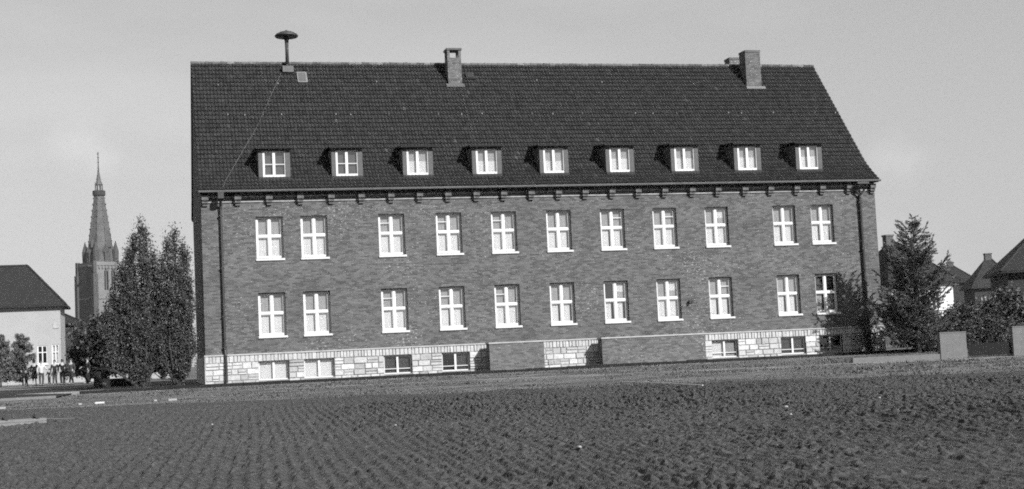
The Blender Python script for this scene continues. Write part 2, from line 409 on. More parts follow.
# floors and inner partition keep the rooms dark and solid
b = MB()
for z in (1.0, 4.9, 8.3): b.box(.3, L - .3, .45, 12.0, z, z + .2)
b.box(.3, L - .3, 4.8, 5.0, -.2, 8.2)
for x in (1.2, 6.8, 10.2, 12.8, 18.3, 21, 26.9, 32.5): b.box(x, x + .15, .4, 4.79, -.2, 8.2)
b.build('inner_floors', mat('inner_plaster', .3, .9), S)

# stone plinth built of single ashlars
b = MB(); pr = .05
def ashlar(x0, x1, z0, z1, tone, dep):
    g = .009 if z0 < .9 else .005; x0 += g; x1 -= g; z0 += g; z1 -= g
    y1 = -.012; y0 = -dep; e = .018
    A = [(x0, y1, z0), (x1, y1, z0), (x1, y1, z1), (x0, y1, z1)]
    j = lambda: random.uniform(-.005, .005)
    B = [(x0 + e + j(), y0 + j(), z0 + e + j()), (x1 - e + j(), y0 + j(), z0 + e + j()), (x1 - e + j(), y0 + j(), z1 - e + j()), (x0 + e + j(), y0 + j(), z1 - e + j())]
    b.face(B, 0, tone)
    for i in range(4): b.face([A[i], A[(i + 1) % 4], B[(i + 1) % 4], B[i]], 0, tone * .95)
def course(z0, z1, wl, wh):
    x = -.03
    stops = sorted([(a, c) for a, c, d, e in BW if z0 < e - .03 and z1 > d])
    while x < L - .05:
        nx = x + random.uniform(wl, wh)
        st = [s_ for s_ in stops if s_[1] > x + .001]
        if st and x >= st[0][0] - .01: x = st[0][1]; continue
        lim = st[0][0] if st else L + .03
        if nx > lim - wl * .5: nx = lim
        dep = random.uniform(.035, .075)
        t_ = random.uniform(.85, 1.08) if z0 > .9 else random.choice([1.15, 1.05, 1.0, .88, .72, 1.12]) * random.uniform(.85, 1.12)
        if nx - x > .3 and random.random() < .3 and z1 - z0 > .2:
            zm = (z0 + z1) / 2 + random.uniform(-.03, .03)
            ashlar(x, nx, z0, zm, t_, dep); ashlar(x, nx, zm, z1, t_ * random.uniform(.8, 1.1), dep)
        else: ashlar(x, nx, z0, z1, t_, dep)
        x = nx
zc = [-.2, .10, .36, .62, .92]
for i in range(4): course(zc[i], zc[i + 1], .28, .62)
course(.92, 1.235, .12, .22)
# joint backing with the same openings
wall_holes(b, -.012, L + .012, -.3, 1.235, BW, -.014, .1, 1, 1)
# short returns on the gables
b.box(-.045, -.001, -.04, 12.3, -.2, 1.235, 0, .9); b.box(L + .001, L + .045, -.04, 12.3, -.2, 1.235, 0, .95)
b.build('stone_plinth', [M['stone'], M['joint']], S)
b = MB(); b.box(-.06, L + .06, -.085, .0, 1.238, 1.30)
b.build('plinth_ledge', M['ledge'], S)
b = MB(); x = 0
b.box(-.02, L + .02, -.05, .0, 8.225, 8.285); b.box(-.015, L + .015, -.035, 0, 8.44, 8.52, 0)
b.build('string_course', brick_mat('string_brick', .26, .42, .3, .5), S)
# corbels
cx_ = [.18, 1.65, 3.07, 4.50, 5.93, 7.34, 8.74, 10.11, 11.47, 12.85, 14.20, 15.57, 16.94, 18.29, 19.66, 21.01, 22.4, 23.85, 25.22, 26.67, 28.07, 29.5, 30.92, 32.41, 33.74]
b = MB(); b.box(-.15, .15, -.27, -.002, 8.34, 8.56); b.box(-.13, .13, -.19, -.002, 8.20, 8.338); b.box(-.11, .11, -.11, -.002, 8.08, 8.198)
c0 = None
for x in cx_:
    if c0 is None: c0 = b.build('corbel', M['brick_porch'], S, bevel=.006); c0.location = (x, 0, 0)
    else: cp(c0, S, (x, 0, 0))

# roof: closed body plus relief of pantiles
b = MB()
topl = prof + [(12.24 - y, z) for y, z in prof[:-1]][::-1]
inn = outline(.13)
for x, fl in ((-.07, 0), (L + .07, 1)):
    for i in range(len(topl) - 1):
        q = [(x, *inn[i]), (x, *inn[i + 1]), (x, topl[i + 1][0], topl[i + 1][1] - .02), (x, topl[i][0], topl[i][1] - .02)]
        b.face(q if fl else q[::-1])
for i in range(len(topl) - 1):
    for ln, up, dz in ((topl, 1, -.02), (inn, 0, 0)):
        (y0, z0), (y1, z1) = ln[i], ln[i + 1]
        q = [(-.07, y0, z0 + dz), (L + .07, y0, z0 + dz), (L + .07, y1, z1 + dz), (-.07, y1, z1 + dz)]
        b.face(q if up else q[::-1])
for i in (0, -1):
    (y0, z0), (y1, z1) = inn[i], topl[i]; b.face([(-.07, y0, z0), (L + .07, y0, z0), (L + .07, y1, z1 - .02), (-.07, y1, z1 - .02)])
b.box(-.05, L + .05, -.39, -.02, 8.63, 8.66); b.box(-.05, L + .05, -.415, -.392, 8.61, 8.73)
b.box(-.05, L + .05, 12.26, 12.62, 8.63, 8.66)
roof = b.build('roof', M['under'], S)
def tiles(front=True):
    P = np.array(prof); seg = np.hypot(*(P[1:] - P[:-1]).T); cum = np.concatenate([[0], np.cumsum(seg)]); T = cum[-1]
    nr = 31; rl = T / nr; tw = .168; sub = 6 if front else 3
    nt = int(round((L + .16) / tw)); tw = (L + .16) / nt
    u = np.arange(nt * sub + 1) / sub
    fr = u % 1
    prf = .042 * np.where(fr < .62, np.sin(np.pi * fr / .62) ** .8, -.12 * np.sin(np.pi * (fr - .62) / .38))
    prf = np.nan_to_num(prf)
    X = -.08 + u * tw
    Vs, Fs, Ts = [], [], []; base = 0
    tid = np.minimum(u[:-1].astype(int), nt - 1)
    for r in range(nr):
        s0, s1 = r * rl - .035, (r + 1) * rl
        jt = rng.normal(0, .004, nt + 1); js = rng.normal(0, .003, nt + 1)
        ti = np.minimum(u.astype(int), nt)
        rows = []
        for s_, lift in ((s0, .0), (s0, .068), ((s0 + s1) / 2, .026), (s1, .006)):
            sv = np.clip(s_ + (js[ti] if s_ == s0 else 0), -.04, T)
            y = np.interp(sv, cum, P[:, 0]); z = np.interp(sv, cum, P[:, 1])
            nrm = np.array([-.76, .65]) if r > 6 else np.array([-.6, .8])
            h = prf + lift + (jt[ti] if lift > .01 else 0)
            if lift == 0: h = prf * 0 - .01
            rows.append(np.stack([X, y + nrm[0] * h, z + nrm[1] * h], -1))
        Vs.append(np.concatenate(rows)); Fs.append(gridfaces(4, len(X)) + base); base += 4 * len(X)
        tn = np.clip(rng.normal(1, .12, nt), .5, 1.7); tn[rng.random(nt) < .004] *= 1.8
        Ts.append(np.tile(tn[tid], 3))
    V = np.concatenate(Vs)
    if not front: V[:, 1] = 12.24 - V[:, 1]
    F = np.concatenate(Fs)
    if not front: F = F[:, ::-1]
    return grid_mesh('roof_tiles', M['tile'], V, F, np.concatenate(Ts), parent=roof, smooth=False)
tiles(True); tiles(False)
b = MB(); x = -.08
while x < L + .06:
    x1 = min(x + .36, L + .08); t = random.uniform(.7, 1.5) * (1.5 if random.random() < .2 else 1); r0 = .125
    z0 = 15.965 + random.uniform(-.006, .008)
    P0 = [(x, 6.12 + r0 * math.cos(a) * 1.05, z0 + r0 * math.sin(a)) for a in np.linspace(-.3, math.pi + .3, 9)]
    P1 = [(x1 + .02, 6.12 + (r0 - .015) * math.cos(a), z0 + (r0 - .018) * math.sin(a)) for a in np.linspace(-.3, math.pi + .3, 9)]
    for i in range(8): b.face([P0[i], P1[i], P1[i + 1], P0[i + 1]], 0, t)
    b.face(P0, 0, t); b.face(P1[::-1], 0, t)
    x = x1
cp_ = b.build('ridge_tiles', M['ridge'], roof)
# gutter
b = MB(); n = 7
for xx0, xx1 in ((-.12, L + .12),):
    A = [(-.49 + .075 * math.cos(a), 8.72 + .075 * math.sin(a)) for a in np.linspace(math.pi, 2 * math.pi, n)]
    B = [(-.49 + .068 * math.cos(a), 8.72 + .068 * math.sin(a)) for a in np.linspace(math.pi, 2 * math.pi, n)]
    for i in range(n - 1):
        b.face([(xx0, *A[i]), (xx0, *A[i + 1]), (xx1, *A[i + 1]), (xx1, *A[i])]); b.face([(xx0, *B[i + 1]), (xx0, *B[i]), (xx1, *B[i]), (xx1, *B[i + 1])])
    b.tube([(xx0, -.567, 8.727), (xx1, -.567, 8.727)], .014, 6)
    for xx in (xx0, xx1): b.face([(xx, *p) for p in A])
gut = b.build('gutter', M['zinc'], S)
# downpipes
b = MB(); b.tube([(.87, -.575, 8.62), (.87, -.55, 8.42), (.87, -.17, 8.10), (.87, -.12, 7.9), (.87, -.12, 1.5), (.90, -.17, 1.25), (.90, -.17, .02)], .062, 10)
for z in (7.6, 5.2, 3.0, 1.6): b.box(.79, .95, -.19, -.0, z, z + .05)
o = b.build('downpipe', M['pipe'], S)
b = MB(); b.box(.74, 1.0, -.70, -.50, 8.36, 8.64); b.build('rainwater_head', M['siren'], o, bevel=.01)
b = MB(); b.tube([(33.0, -.12, 7.95), (33.0, -.12, 1.4), (33.02, -.17, 1.2), (33.02, -.17, .02)], .078, 10)
b.tube([(32.72, -.5, 8.62), (32.72, -.4, 8.45), (32.78, -.2, 8.22), (33.0, -.12, 7.95)], .05, 8)
b.tube([(33.22, -.5, 8.62), (33.25, -.4, 8.45), (33.2, -.2, 8.22), (33.0, -.12, 7.95)], .05, 8)
for z in (7.6, 5.2, 3.0, 1.6): b.box(32.9, 33.1, -.2, -.0, z, z + .05)
o = b.build('downpipe', M['pipe'], S)
b = MB(); b.box(32.66, 33.3, -.64, -.5, 8.52, 8.63); b.build('rainwater_head', M['siren'], o)

# windows ------------------------------------------------------------
def bars(b, x0, x1, z0, z1, y0, y1): b.box(x0, x1, y0, y1, z0, z1)
def curtain_mesh(parts, y, name, parent, loc):
    """parts: list of (x0,x1,z0,z1,mat index)"""
    b = MB()
    for (x0, x1, z0, z1, mi) in parts:
        n = max(4, int((x1 - x0) / .035)); ph = random.uniform(0, 6)
        P = [(x0 + (x1 - x0) * i / n, y + (.004 * math.sin(ph + i * 1.1) if mi < 2 else 0)) for i in range(n + 1)]
        for i in range(n): b.face([(P[i][0], P[i][1], z0), (P[i + 1][0], P[i + 1][1], z0), (P[i + 1][0], P[i + 1][1], z1), (P[i][0], P[i][1], z1)], mi)
    return b.build(name, [M['curt_l'], M['curt_g'], M['dark_in']], parent, loc=(0, 0, 0))
fr_cache = {}
def frame_mesh(muntin):
    """cross window 1.24 x ~1.95: outer frame, mullion, transom, casement frames; muntin marks a small extra bar in an upper light"""
    if muntin in fr_cache: return fr_cache[muntin]
    b = MB(); h = 1.95; W = HW; yf = .19; zt = 1.0
    b.box(-W, -W + .085, yf, yf + .09, 0, h); b.box(W - .085, W, yf, yf + .09, 0, h)
    b.box(-W + .085, W - .085, yf, yf + .09, h - .075, h); b.box(-W + .085, W - .085, yf, yf + .09, 0, .10)
    b.box(-.05, .05, yf - .012, yf + .088, .10, h - .075)
    b.box(-W + .085, -.055, yf - .008, yf + .086, zt, zt + .095); b.box(.055, W - .085, yf - .008, yf + .086, zt, zt + .095)
    for (a, c) in ((-W + .085, -.055), (.055, W - .085)):
        for (d, e) in ((.10, zt), (zt + .095, h - .075)):
            s = .03
            b.box(a, a + s, yf + .015, yf + .06, d, e); b.box(c - s, c, yf + .015, yf + .06, d, e)
            b.box(a + s, c - s, yf + .015, yf + .06, d, d + s); b.box(a + s, c - s, yf + .015, yf + .06, e - s, e)
    if muntin:
        a, c = ((-W + .115, -.085) if muntin == 'L' else (.085, W - .115))
        b.box(a, c, yf + .018, yf + .055, 1.52, 1.55)
    me = b.build('window', M['white'], S).data
    fr_cache[muntin] = me
    bpy.data.objects.remove([o for o in COL.objects if o.data == me][0])
    return me
b = MB()
for (a, c) in ((-.53, -.06), (.06, .53)):
    for (d, e) in ((.11, .99), (1.105, 1.87)): b.face([(a, .228, d), (c, .228, d), (c, .228, e), (a, .228, e)])
gl0 = b.build('window_pane', M['glass'], S); glme = gl0.data; bpy.data.objects.remove(gl0)
b = MB(); b.box(-.655, .665, -.07, .19, -.075, .0); b.box(-.655, .665, -.07, -.05, -.09, -.075)
si0 = b.build('window_sill', M['sill'], S, bevel=.006); sime = si0.data; bpy.data.objects.remove(si0)
upm = [0, 0, 'L', 'L', 'L', 0, 'R', 'R', 0, 0, 0]
lom = [0, 0, 'L', 'L', 'L', 0, 0, 0, 'R', 0, 0]
def window(x, z, mt, style):
    w = bpy.data.objects.new('window', frame_mesh(mt)); COL.objects.link(w); w.parent = S; w.location = (x, 0, z)
    for nm, me in (('window_pane', glme), ('window_sill', sime)):
        o = bpy.data.objects.new(nm, me); COL.objects.link(o); o.parent = w
    lw, G, D = 0, 1, 2
    zm, zt = 1.06, 1.9
    P = []
    gapL = random.uniform(-.04, .04); gapR = random.uniform(-.05, .03)
    lower = [(-.56, -.1 - gapL, .06, zm, lw), (.02, .5 - gapR, .06, zm, lw)]
    upper = [(-.56, -.03, zm, zt, G), (.03, .56, zm, zt, G)]
    if style == 'clothR': upper = [(-.56, -.03, zm, zt, G), (.03, .56, 1.42, zt, lw), (.03, .56, zm, 1.42, G)]
    if style == 'dkL': upper = [(-.56, -.03, zm, zt, D), (.03, .56, 1.45, zt, lw), (.03, .56, zm, 1.45, G)]; lower = [(-.56, -.2, .06, zm, lw), (.02, .4, .06, zm, lw)]
    if style == 'open': lower = [(-.56, -.16, .06, zm, lw), (.02, .42, .06, zm, lw)]
    if style == 'dark': upper = [(-.56, .56, zm, zt, D)]; lower = [(-.56, -.14, .06, zm, G), (.14, .56, .06, zm, G)]
    P = lower + upper
    curtain_mesh(P, .33, 'curtain', w, None)
    # dim room behind the gaps
    return w
ust = ['n'] * 11; ust[8] = 'clothR'
lst = ['n', 'n', 'n', 'n', 'n', 'open', 'dkL', 'clothR', 'open', 'open', 'dark']
for i, x in enumerate(UW):
    window(x, 5.61, upm[i], ust[i]); window(x, 2.06, lom[i], lst[i])
# cellar windows
for i, (a, c, d, e) in enumerate(BW):
    b = MB(); y = .10; m_ = (a + c) / 2
    b.box(a, a + .05, y, y + .07, d, e); b.box(c - .05, c, y, y + .07, d, e); b.box(a + .05, c - .05, y, y + .07, e - .05, e); b.box(a + .05, c - .05, y, y + .07, d, d + .05)
    b.box(m_ - .045, m_ + .045, y - .01, y + .068, d + .05, e - .05)
    if i > 1:
        b.box(a + .05, m_ - .045, y + .01, y + .05, .28, .31); b.box(m_ + .045, c - .05, y + .01, y + .05, .28, .31)
    w = b.build('cellar_window', M['white'] if i != 6 else M['ledge'], S)
    b = MB(); b.face([(a + .05, y + .04, d + .05), (c - .05, y + .04, d + .05), (c - .05, y + .04, e - .05), (a + .05, y + .04, e - .05)]); b.build('window_pane', M['glass'], w)
    b = MB(); yy = y + .12
    cfg = {0: (0, 0), 1: (0, 0), 2: (3, 3), 3: (2, 3), 4: (0, 1), 5: (3, 3), 6: (2, 2)}[i]
    for (p, q, k) in ((a, m_, cfg[0]), (m_, c, cfg[1])): b.face([(p, yy, d), (q, yy, d), (q, yy, e), (p, yy, e)], k)
    b.build('blind', [M['curt_l'], M['curt_g'], M['dark_in'], mat('dim_blind', .10, .9)], w)
# cellar stair parapets in front of the wall
for (x0, x1) in ((12.93, 15.58), (18.45, 23.72)):
    b = MB(); b.box(x0, x1, -1.08, -.44, -.25, 1.235)
    o = b.build('cellar_parapet', M['brick_porch'], S)
    b = MB(); b.box(x0 - .03, x1 + .02, -1.115, -.41, 1.237, 1.30); b.build('coping', M['ledge'], o)
b = MB(); b.box(23.46, 23.62, -.14, -.0, 2.86, 2.96); b.box(23.36, 23.46, -.2, -.06, 2.80, 2.95); b.build('wall_lamp_bracket', M['pipe'], S)

# dormers ------------------------------------------------------------
def roofz(y): return float(np.interp(y, [p[0] for p in prof], [p[1] for p in prof]))
DX = [3.37, 6.76, 10.14, 13.52, 16.89, 20.28, 23.69, 27.08, 30.47]
yd = .28
def dormer(x, style):
    b = MB(); W = .72; zt = 10.72; zb = roofz(yd) - .02
    # front board with opening 1.02 x 1.24
    b2 = []
    wx0, wx1, wz0, wz1 = -.5, .53, 9.425, 10.62
    wall_holes(b, -W + .02, W + .04, zb - .05, zt, [(wx0, wx1, wz0, wz1)], yd, .1)
    yb = float(np.interp(zt, [p[1] for p in prof], [p[0] for p in prof])) + .1
    for s, xx in ((-1, -W + .02), (1, W + .04)):
        pts = [(xx, yd, zb - .05), (xx, yd, zt), (xx, yb, zt)] + [(xx, y, roofz(y) - .05) for y in (1.3, 1.0, .76, .5)]
        b.face(pts if s > 0 else pts[::-1])
    d = b.build('dormer', M['wood_grey'], S, loc=(x, 0, 0))
    b = MB()
    z0, z1 = zt, zt + .18; y0, y1 = yd - .24, yb + .25
    for (dz0, dz1) in ((0, .07),):
        P = [(-W - .1, y0, z0), (W + .16, y0, z0), (W + .16, y1, z1), (-W - .1, y1, z1)]
        Q = [(p[0], p[1], p[2] + .07) for p in P]
        b.face(P[::-1]); b.face(Q)
        for i in range(4): b.face([P[i], P[(i + 1) % 4], Q[(i + 1) % 4], Q[i]])
    b.build('dormer_roof', M['under'], d)
    b = MB(); b.box(-W + .01, W + .05, yd - .06, yd - .001, 9.26, 9.415); b.build('apron', M['wood_dark'], d)
    b = MB(); y = yd + .02
    b.box(wx0, wx0 + .09, y, y + .06, wz0, wz1); b.box(wx1 - .03, wx1, y, y + .06, wz0, wz1); b.box(wx0 + .09, wx1 - .03, y, y + .06, wz0, wz0 + .10); b.box(wx0 + .09, wx1 - .03, y, y + .06, wz1 - .035, wz1)
    b.box(-.05, .07, y - .01, y + .058, wz0 + .10, wz1 - .035)
    if style: b.box(wx0 + .09, -.05, y + .01, y + .05, 10.0, 10.03); b.box(.07, wx1 - .03, y + .01, y + .05, 10.0, 10.03)
    f_ = b.build('window_frame', M['white'], d)
    b = MB(); b.face([(wx0 + .04, y + .04, wz0 + .05), (wx1 - .03, y + .04, wz0 + .05), (wx1 - .03, y + .04, wz1 - .03), (wx0 + .04, y + .04, wz1 - .03)]); b.build('window_pane', M['glass'], d)
    if style: P = [(wx0, wx1, wz0, wz1, 1)]
    else:
        zz = random.uniform(10.02, 10.12); P = [(wx0, wx1, wz0, zz, 0), (wx0, .01, zz, wz1, 1), (.01, wx1, zz, wz1, 1)]
    b = MB()
    curt = [M['curt_l'], M['curt_g'] if not style else mat('dim_curtain', .13, .9), M['dark_in']]
    for (p, q, r_, t, mi) in P: b.face([(p, yd + .16, r_), (q, yd + .16, r_), (q, yd + .16, t), (p, yd + .16, t)], mi)
    b.build('curtain', curt, d)
for i, x in enumerate(DX): dormer(x, i < 2)

# chimneys, hatches, hooks, wires
def chimney(x0, x1, y0, y1, zt, nm='chimney', open_top=False):
    zb = min(roofz(y0), roofz(12.24 - y1) if y1 > 6.12 else 99) - .3
    b = MB()
    if open_top:
        b.box(x0, x1, y0, y1, zb, zt - .5); w = .13
        for (a, c) in ((x0, x0 + w), (x1 - w, x1)):
            for (d, e) in ((y0, y0 + w), (y1 - w, y1)): b.box(a, c, d, e, zt - .499, zt - .1)
    else: b.box(x0, x1, y0, y1, zb, zt - .12)
    o = b.build(nm, M['brick_porch'], S)
    b = MB(); 
    if open_top: b.box(x0 - .05, x1 + .05, y0 - .05, y1 + .05, zt - .098, zt)
    else: b.box(x0 - .02, x1 + .02, y0 - .02, y1 + .02, zt - .118, zt)
    b.build('chimney_cap', M['brick_dark'] if open_top else M['brick_porch'], o)
    return o
def flash(o, x0, x1, y0):
    z = roofz(y0); b = MB()
    b.obox(((x0 + x1) / 2, y0 - .07, z - .0), ((x1 - x0) / 2 + .1, 0, 0), (0, .09, .105), (0, -.02, .017)); b.build('chimney_flashing', M['zinc'], o)
o = chimney(12.83, 13.55, 4.94, 5.62, 16.60, open_top=True)
b = MB(); b.obox((13.18, 4.86, roofz(4.86) + .11), (.48, 0, 0), (0, .08, .093), (0, -.02, .017)); b.build('chimney_flashing', M['wood_grey'], o)
o = chimney(29.37, 30.24, 4.85, 5.65, 16.60)
b = MB(); b.obox((29.86, 4.76, roofz(4.76) + .11), (.55, 0, 0), (0, .07, .082), (0, -.02, .017)); b.build('chimney_flashing', M['concrete'], o)
chimney(29.55, 31.2, 7.4, 8.1, 16.75)
def hatch(x0, x1, y0, y1, m1, m2, nm='roof_hatch'):
    b = MB(); sl = Vector((0, y1 - y0, roofz(y1) - roofz(y0))) ; c = Vector(((x0 + x1) / 2, (y0 + y1) / 2, (roofz(y0) + roofz(y1)) / 2)); n_ = Vector((0, -sl.z, sl.y)).normalized()
    b.obox(c + n_ * .05, ((x1 - x0) / 2, 0, 0), sl / 2, n_ * .07); o = b.build(nm, m1, S)
    b = MB(); b.obox(c + n_ * .13, ((x1 - x0) / 2 - .08, 0, 0), sl * .38, n_ * .012); b.build('hatch_glass', m2, o)
hatch(5.12, 5.62, 5.05, 5.58, M['zinc'], M['wood_grey']); hatch(13.85, 14.3, 5.25, 5.6, M['wood_dark'], M['pipe'])
b = MB(); b.box(-.015, .015, -.05, .03, 0, .07)
h0 = None
hk = [(x, 3.45) for x in np.arange(1.4, 33, 2.6)] + [(x + 1.1, 3.43) for x in np.arange(1.4, 33, 5.2)] + [(1.3, 4.9), (4.0, 5.0), (9.2, 5.1), (17.5, 5.2), (21, 5.1), (26.2, 5.0)]
for x, y in hk:
    x += random.uniform(-.25, .25)
    if h0 is None: h0 = b.build('roof_hook', M['ledge'], S, loc=(x, y, roofz(y) + .03))
    else: cp(h0, S, (x, y, roofz(y) + .03))
M['wire'] = mat('wire', .14, .6)
b = MB(); b.tube([(4.35, 5.5 - .04, roofz(5.5) + .12), (2.9, 2.9, roofz(2.9) + .1), (1.15, .1, roofz(.1) + .12), (.95, -.5, 8.8)], .009, 5); b.tube([(13.37, 4.7, roofz(4.7) + .1), (13.39, 1.95, roofz(1.95) + .1), (13.4, 1.8, roofz(1.8) + .1)], .009, 5)
b.build('lightning_wire', M['wire'], S)

# siren on the ridge
sr = empty('siren', (4.70, 5.72, 15.36), 'mushroom-shaped siren on a flared post at the left of the roof ridge', 'siren')
b = MB(); b.lathe([(.09, .55), (.085, 1.3), (.10, 1.7), (.16, 1.9), (.24, 1.98)], n=16); b.tube([(0, 0, -.3), (0, 0, .56)], .06, 10)
b.build('post', M['siren'], sr, smooth=True)
b = MB(); b.lathe([(.24, 1.93), (.56, 1.91), (.60, 1.97), (.54, 2.05), (.34, 2.16), (.12, 2.21), (.05, 2.25), (.02, 2.28)], n=24); b.build('hood', M['siren'], sr, smooth=True)
b = MB(); b.obox((0, -.08, .24), (.27, 0, 0), (0, .24, .02), (0, 0, .16)); b.build('base_box', mat('siren_base', .14, .8, .3, 6), sr, bevel=.01)

# dark low kerb along the foot of the building
b = MB()
for x in np.arange(-5.4, 36.4, 1.0): b.box(x, x + .985, -1.42 + random.uniform(-.01, .01), -1.27, -.3, .015 + random.uniform(-.02, .02))
o = b.build('garden_edging', M['kerb'], bevel=.01); tag(o, 'low dark tarred edging running along the foot of the brick building', 'edging')

# ------------------------------------------------------------------ piers, gate, low wall on the right
ux, uy = math.cos(R(-13)), math.sin(R(-13)); S0 = Vector((28.02, -15.0, 0))
def pier(s0, s1, h, label):
    z = -.45; c = S0 + Vector((ux, uy, 0)) * (s0 + s1) / 2; hw = (s1 - s0) / 2
    b = MB(); b.box(-hw, hw, -.17, .17, z, h)
    o = b.build('gate_pier', M['concrete'], loc=(c.x, c.y, 0), bevel=.012); o.rotation_euler = (0, 0, R(-13)); tag(o, label, 'pier', 'gate piers')
    b = MB(); b.box(-hw - .015, hw + .015, -.185, .185, h + .001, h + .045); b.build('pier_cap', M['concrete'], o, bevel=.008)
pier(0, 1.05, .75, 'pale rendered gate pier right of the feathery larch, left of the dark gate')
pier(2.92, 5.2, .86, 'pale rendered gate pier cut by the right edge, right of the dark gate')
gt = empty('garden_gate', (*(S0 + Vector((ux, uy, 0)) * 2.02)[:2], -.2), 'low black board gate between the two pale gate piers', 'gate', rz=R(-13))
b = MB()
for i in range(13): b.box(-.86 + i * .1325, -.86 + i * .1325 + .128, -.02, .015, .0, .50 + random.uniform(-.006, .006))
b.build('boards', M['kerb'], gt)
b = MB(); b.box(-.86, .86, .016, .06, .1, .17); b.box(-.86, .86, .016, .06, .38, .45); b.build('rail', M['kerb'], gt)
b = MB(); b.box(-3.6, -.01, -.13, .13, -.5, -.05)
o = b.build('low_wall', M['concrete'], loc=(S0.x, S0.y, 0), bevel=.015); o.rotation_euler = (0, 0, R(-9) + math.pi * 0); tag(o, 'low pale rendered wall running left from the gate pier by the larch', 'wall')

# ------------------------------------------------------------------ vegetation
def leaves(name, pts, size, m, parent, aspect=1.6, tone_sd=.35, up=0., dirs=None):
    pts = np.asarray(pts); n = len(pts)
    a = rng.normal(size=(n, 3)); a[:, 2] += up
    if dirs is not None: a = a * .45 + np.asarray(dirs) * 1.3
    a /= np.linalg.norm(a, axis=1)[:, None]
    c = rng.normal(size=(n, 3)); c = np.cross(a, c); c /= np.linalg.norm(c, axis=1)[:, None]
    s = (size * rng.uniform(.6, 1.4, n))[:, None]
    p0 = pts - a * s * aspect * .5; p2 = pts + a * s * aspect * .5; p1 = pts + c * s * .5; p3 = pts - c * s * .5
    V = np.stack([p0, p1, p2, p3], 1).reshape(-1, 3)
    tone = np.clip(rng.normal(1, tone_sd, n), .3, 2.4)
    return grid_mesh(name, m, V, np.arange(n * 4).reshape(-1, 4), tone, parent)

def poplar(loc, plumes, label, n=4600):
    r = empty('poplar', loc, label, 'tree', 'poplars beside the left gable')
    b = MB(); P = []
    for (dx, dy, zt, R_) in plumes:
        zb = .15
        k = 9; pts = []
        for i in range(k + 1):
            t = i / k; bl = min(1, t * 2.2)
            pts.append((dx * bl + .04 * math.sin(3 * t + dx * 9), dy * bl, zb - .3 + (zt - .25 - zb) * t))
        b.tube(pts, [.075 * (1 - .9 * i / k) + .006 for i in range(k + 1)], 6)
        # side sprays: short steep twigs with clumps of leaves
        m_ = int(36 * zt / 7)
        for j in range(m_):
            t = (j + random.random()) / m_; z = .25 + (zt - .25) * t
            rad = R_ * min(1, (1 - t) * 6 + .38) * (.75 + .25 * math.sin(t * 20 + dx * 7)) * (.6 if t < .12 else 1)
            a = random.uniform(0, 6.28); q = random.uniform(.35, 1.0) * rad; bl = min(1, t * 2.2)
            cx, cy = dx * bl + q * math.cos(a), dy * bl + q * math.sin(a)
            cnt = int(n / m_ * random.uniform(.5, 1.5)); sp = random.uniform(.07, .14)
            P.append(rng.normal(size=(cnt, 3)) * [sp, sp, sp * 1.7] + [cx, cy, z + .12])
            b.tube([(dx * bl, dy * bl, z - .25), ((dx * bl + cx) / 2, (dy * bl + cy) / 2, z - .08), (cx, cy, z + .15)], [.014, .01, .004], 4)
        P.append(np.stack([dx + rng.normal(0, .035, 60), dy + rng.normal(0, .035, 60), rng.uniform(zt - .6, zt, 60)], -1))
    P = np.concatenate(P); P[:, 2] = np.maximum(P[:, 2], .05)
    b.build('trunk', M['bark'], r); leaves('crown', P, .056, M['leaf_pop'], r, 1.3, up=.3, tone_sd=.16)
poplar((-2.75, .35, 0), [(0, 0, 7.25, .34), (-.30, .1, 6.75, .32), (.30, -.1, 6.9, .30), (-.62, 0, 6.1, .34), (.58, .2, 6.0, .30), (-.9, -.2, 5.3, .36), (-1.15, .1, 4.2, .38), (.2, -.4, 5.6, .38), (-.4, -.45, 5.0, .40), (.8, -.3, 5.0, .34), (-1.35, -.3, 2.7, .36)],
       'left one of two tall bushy poplars left of the brick gable')
poplar((-1.22, .35, 0), [(0, 0, 7.0, .32), (-.32, .1, 6.5, .30), (.28, -.1, 6.35, .30), (-.6, 0, 5.7, .32), (.48, .1, 5.7, .26), (.62, 0, 4.8, .24), (.1, -.45, 5.2, .36), (.4, -.45, 3.8, .32), (-.3, -.5, 4.4, .38), (.55, -.35, 2.6, .28), (-.7, -.4, 3.4, .36)],
       'right one of two tall bushy poplars, touching the dark left gable')

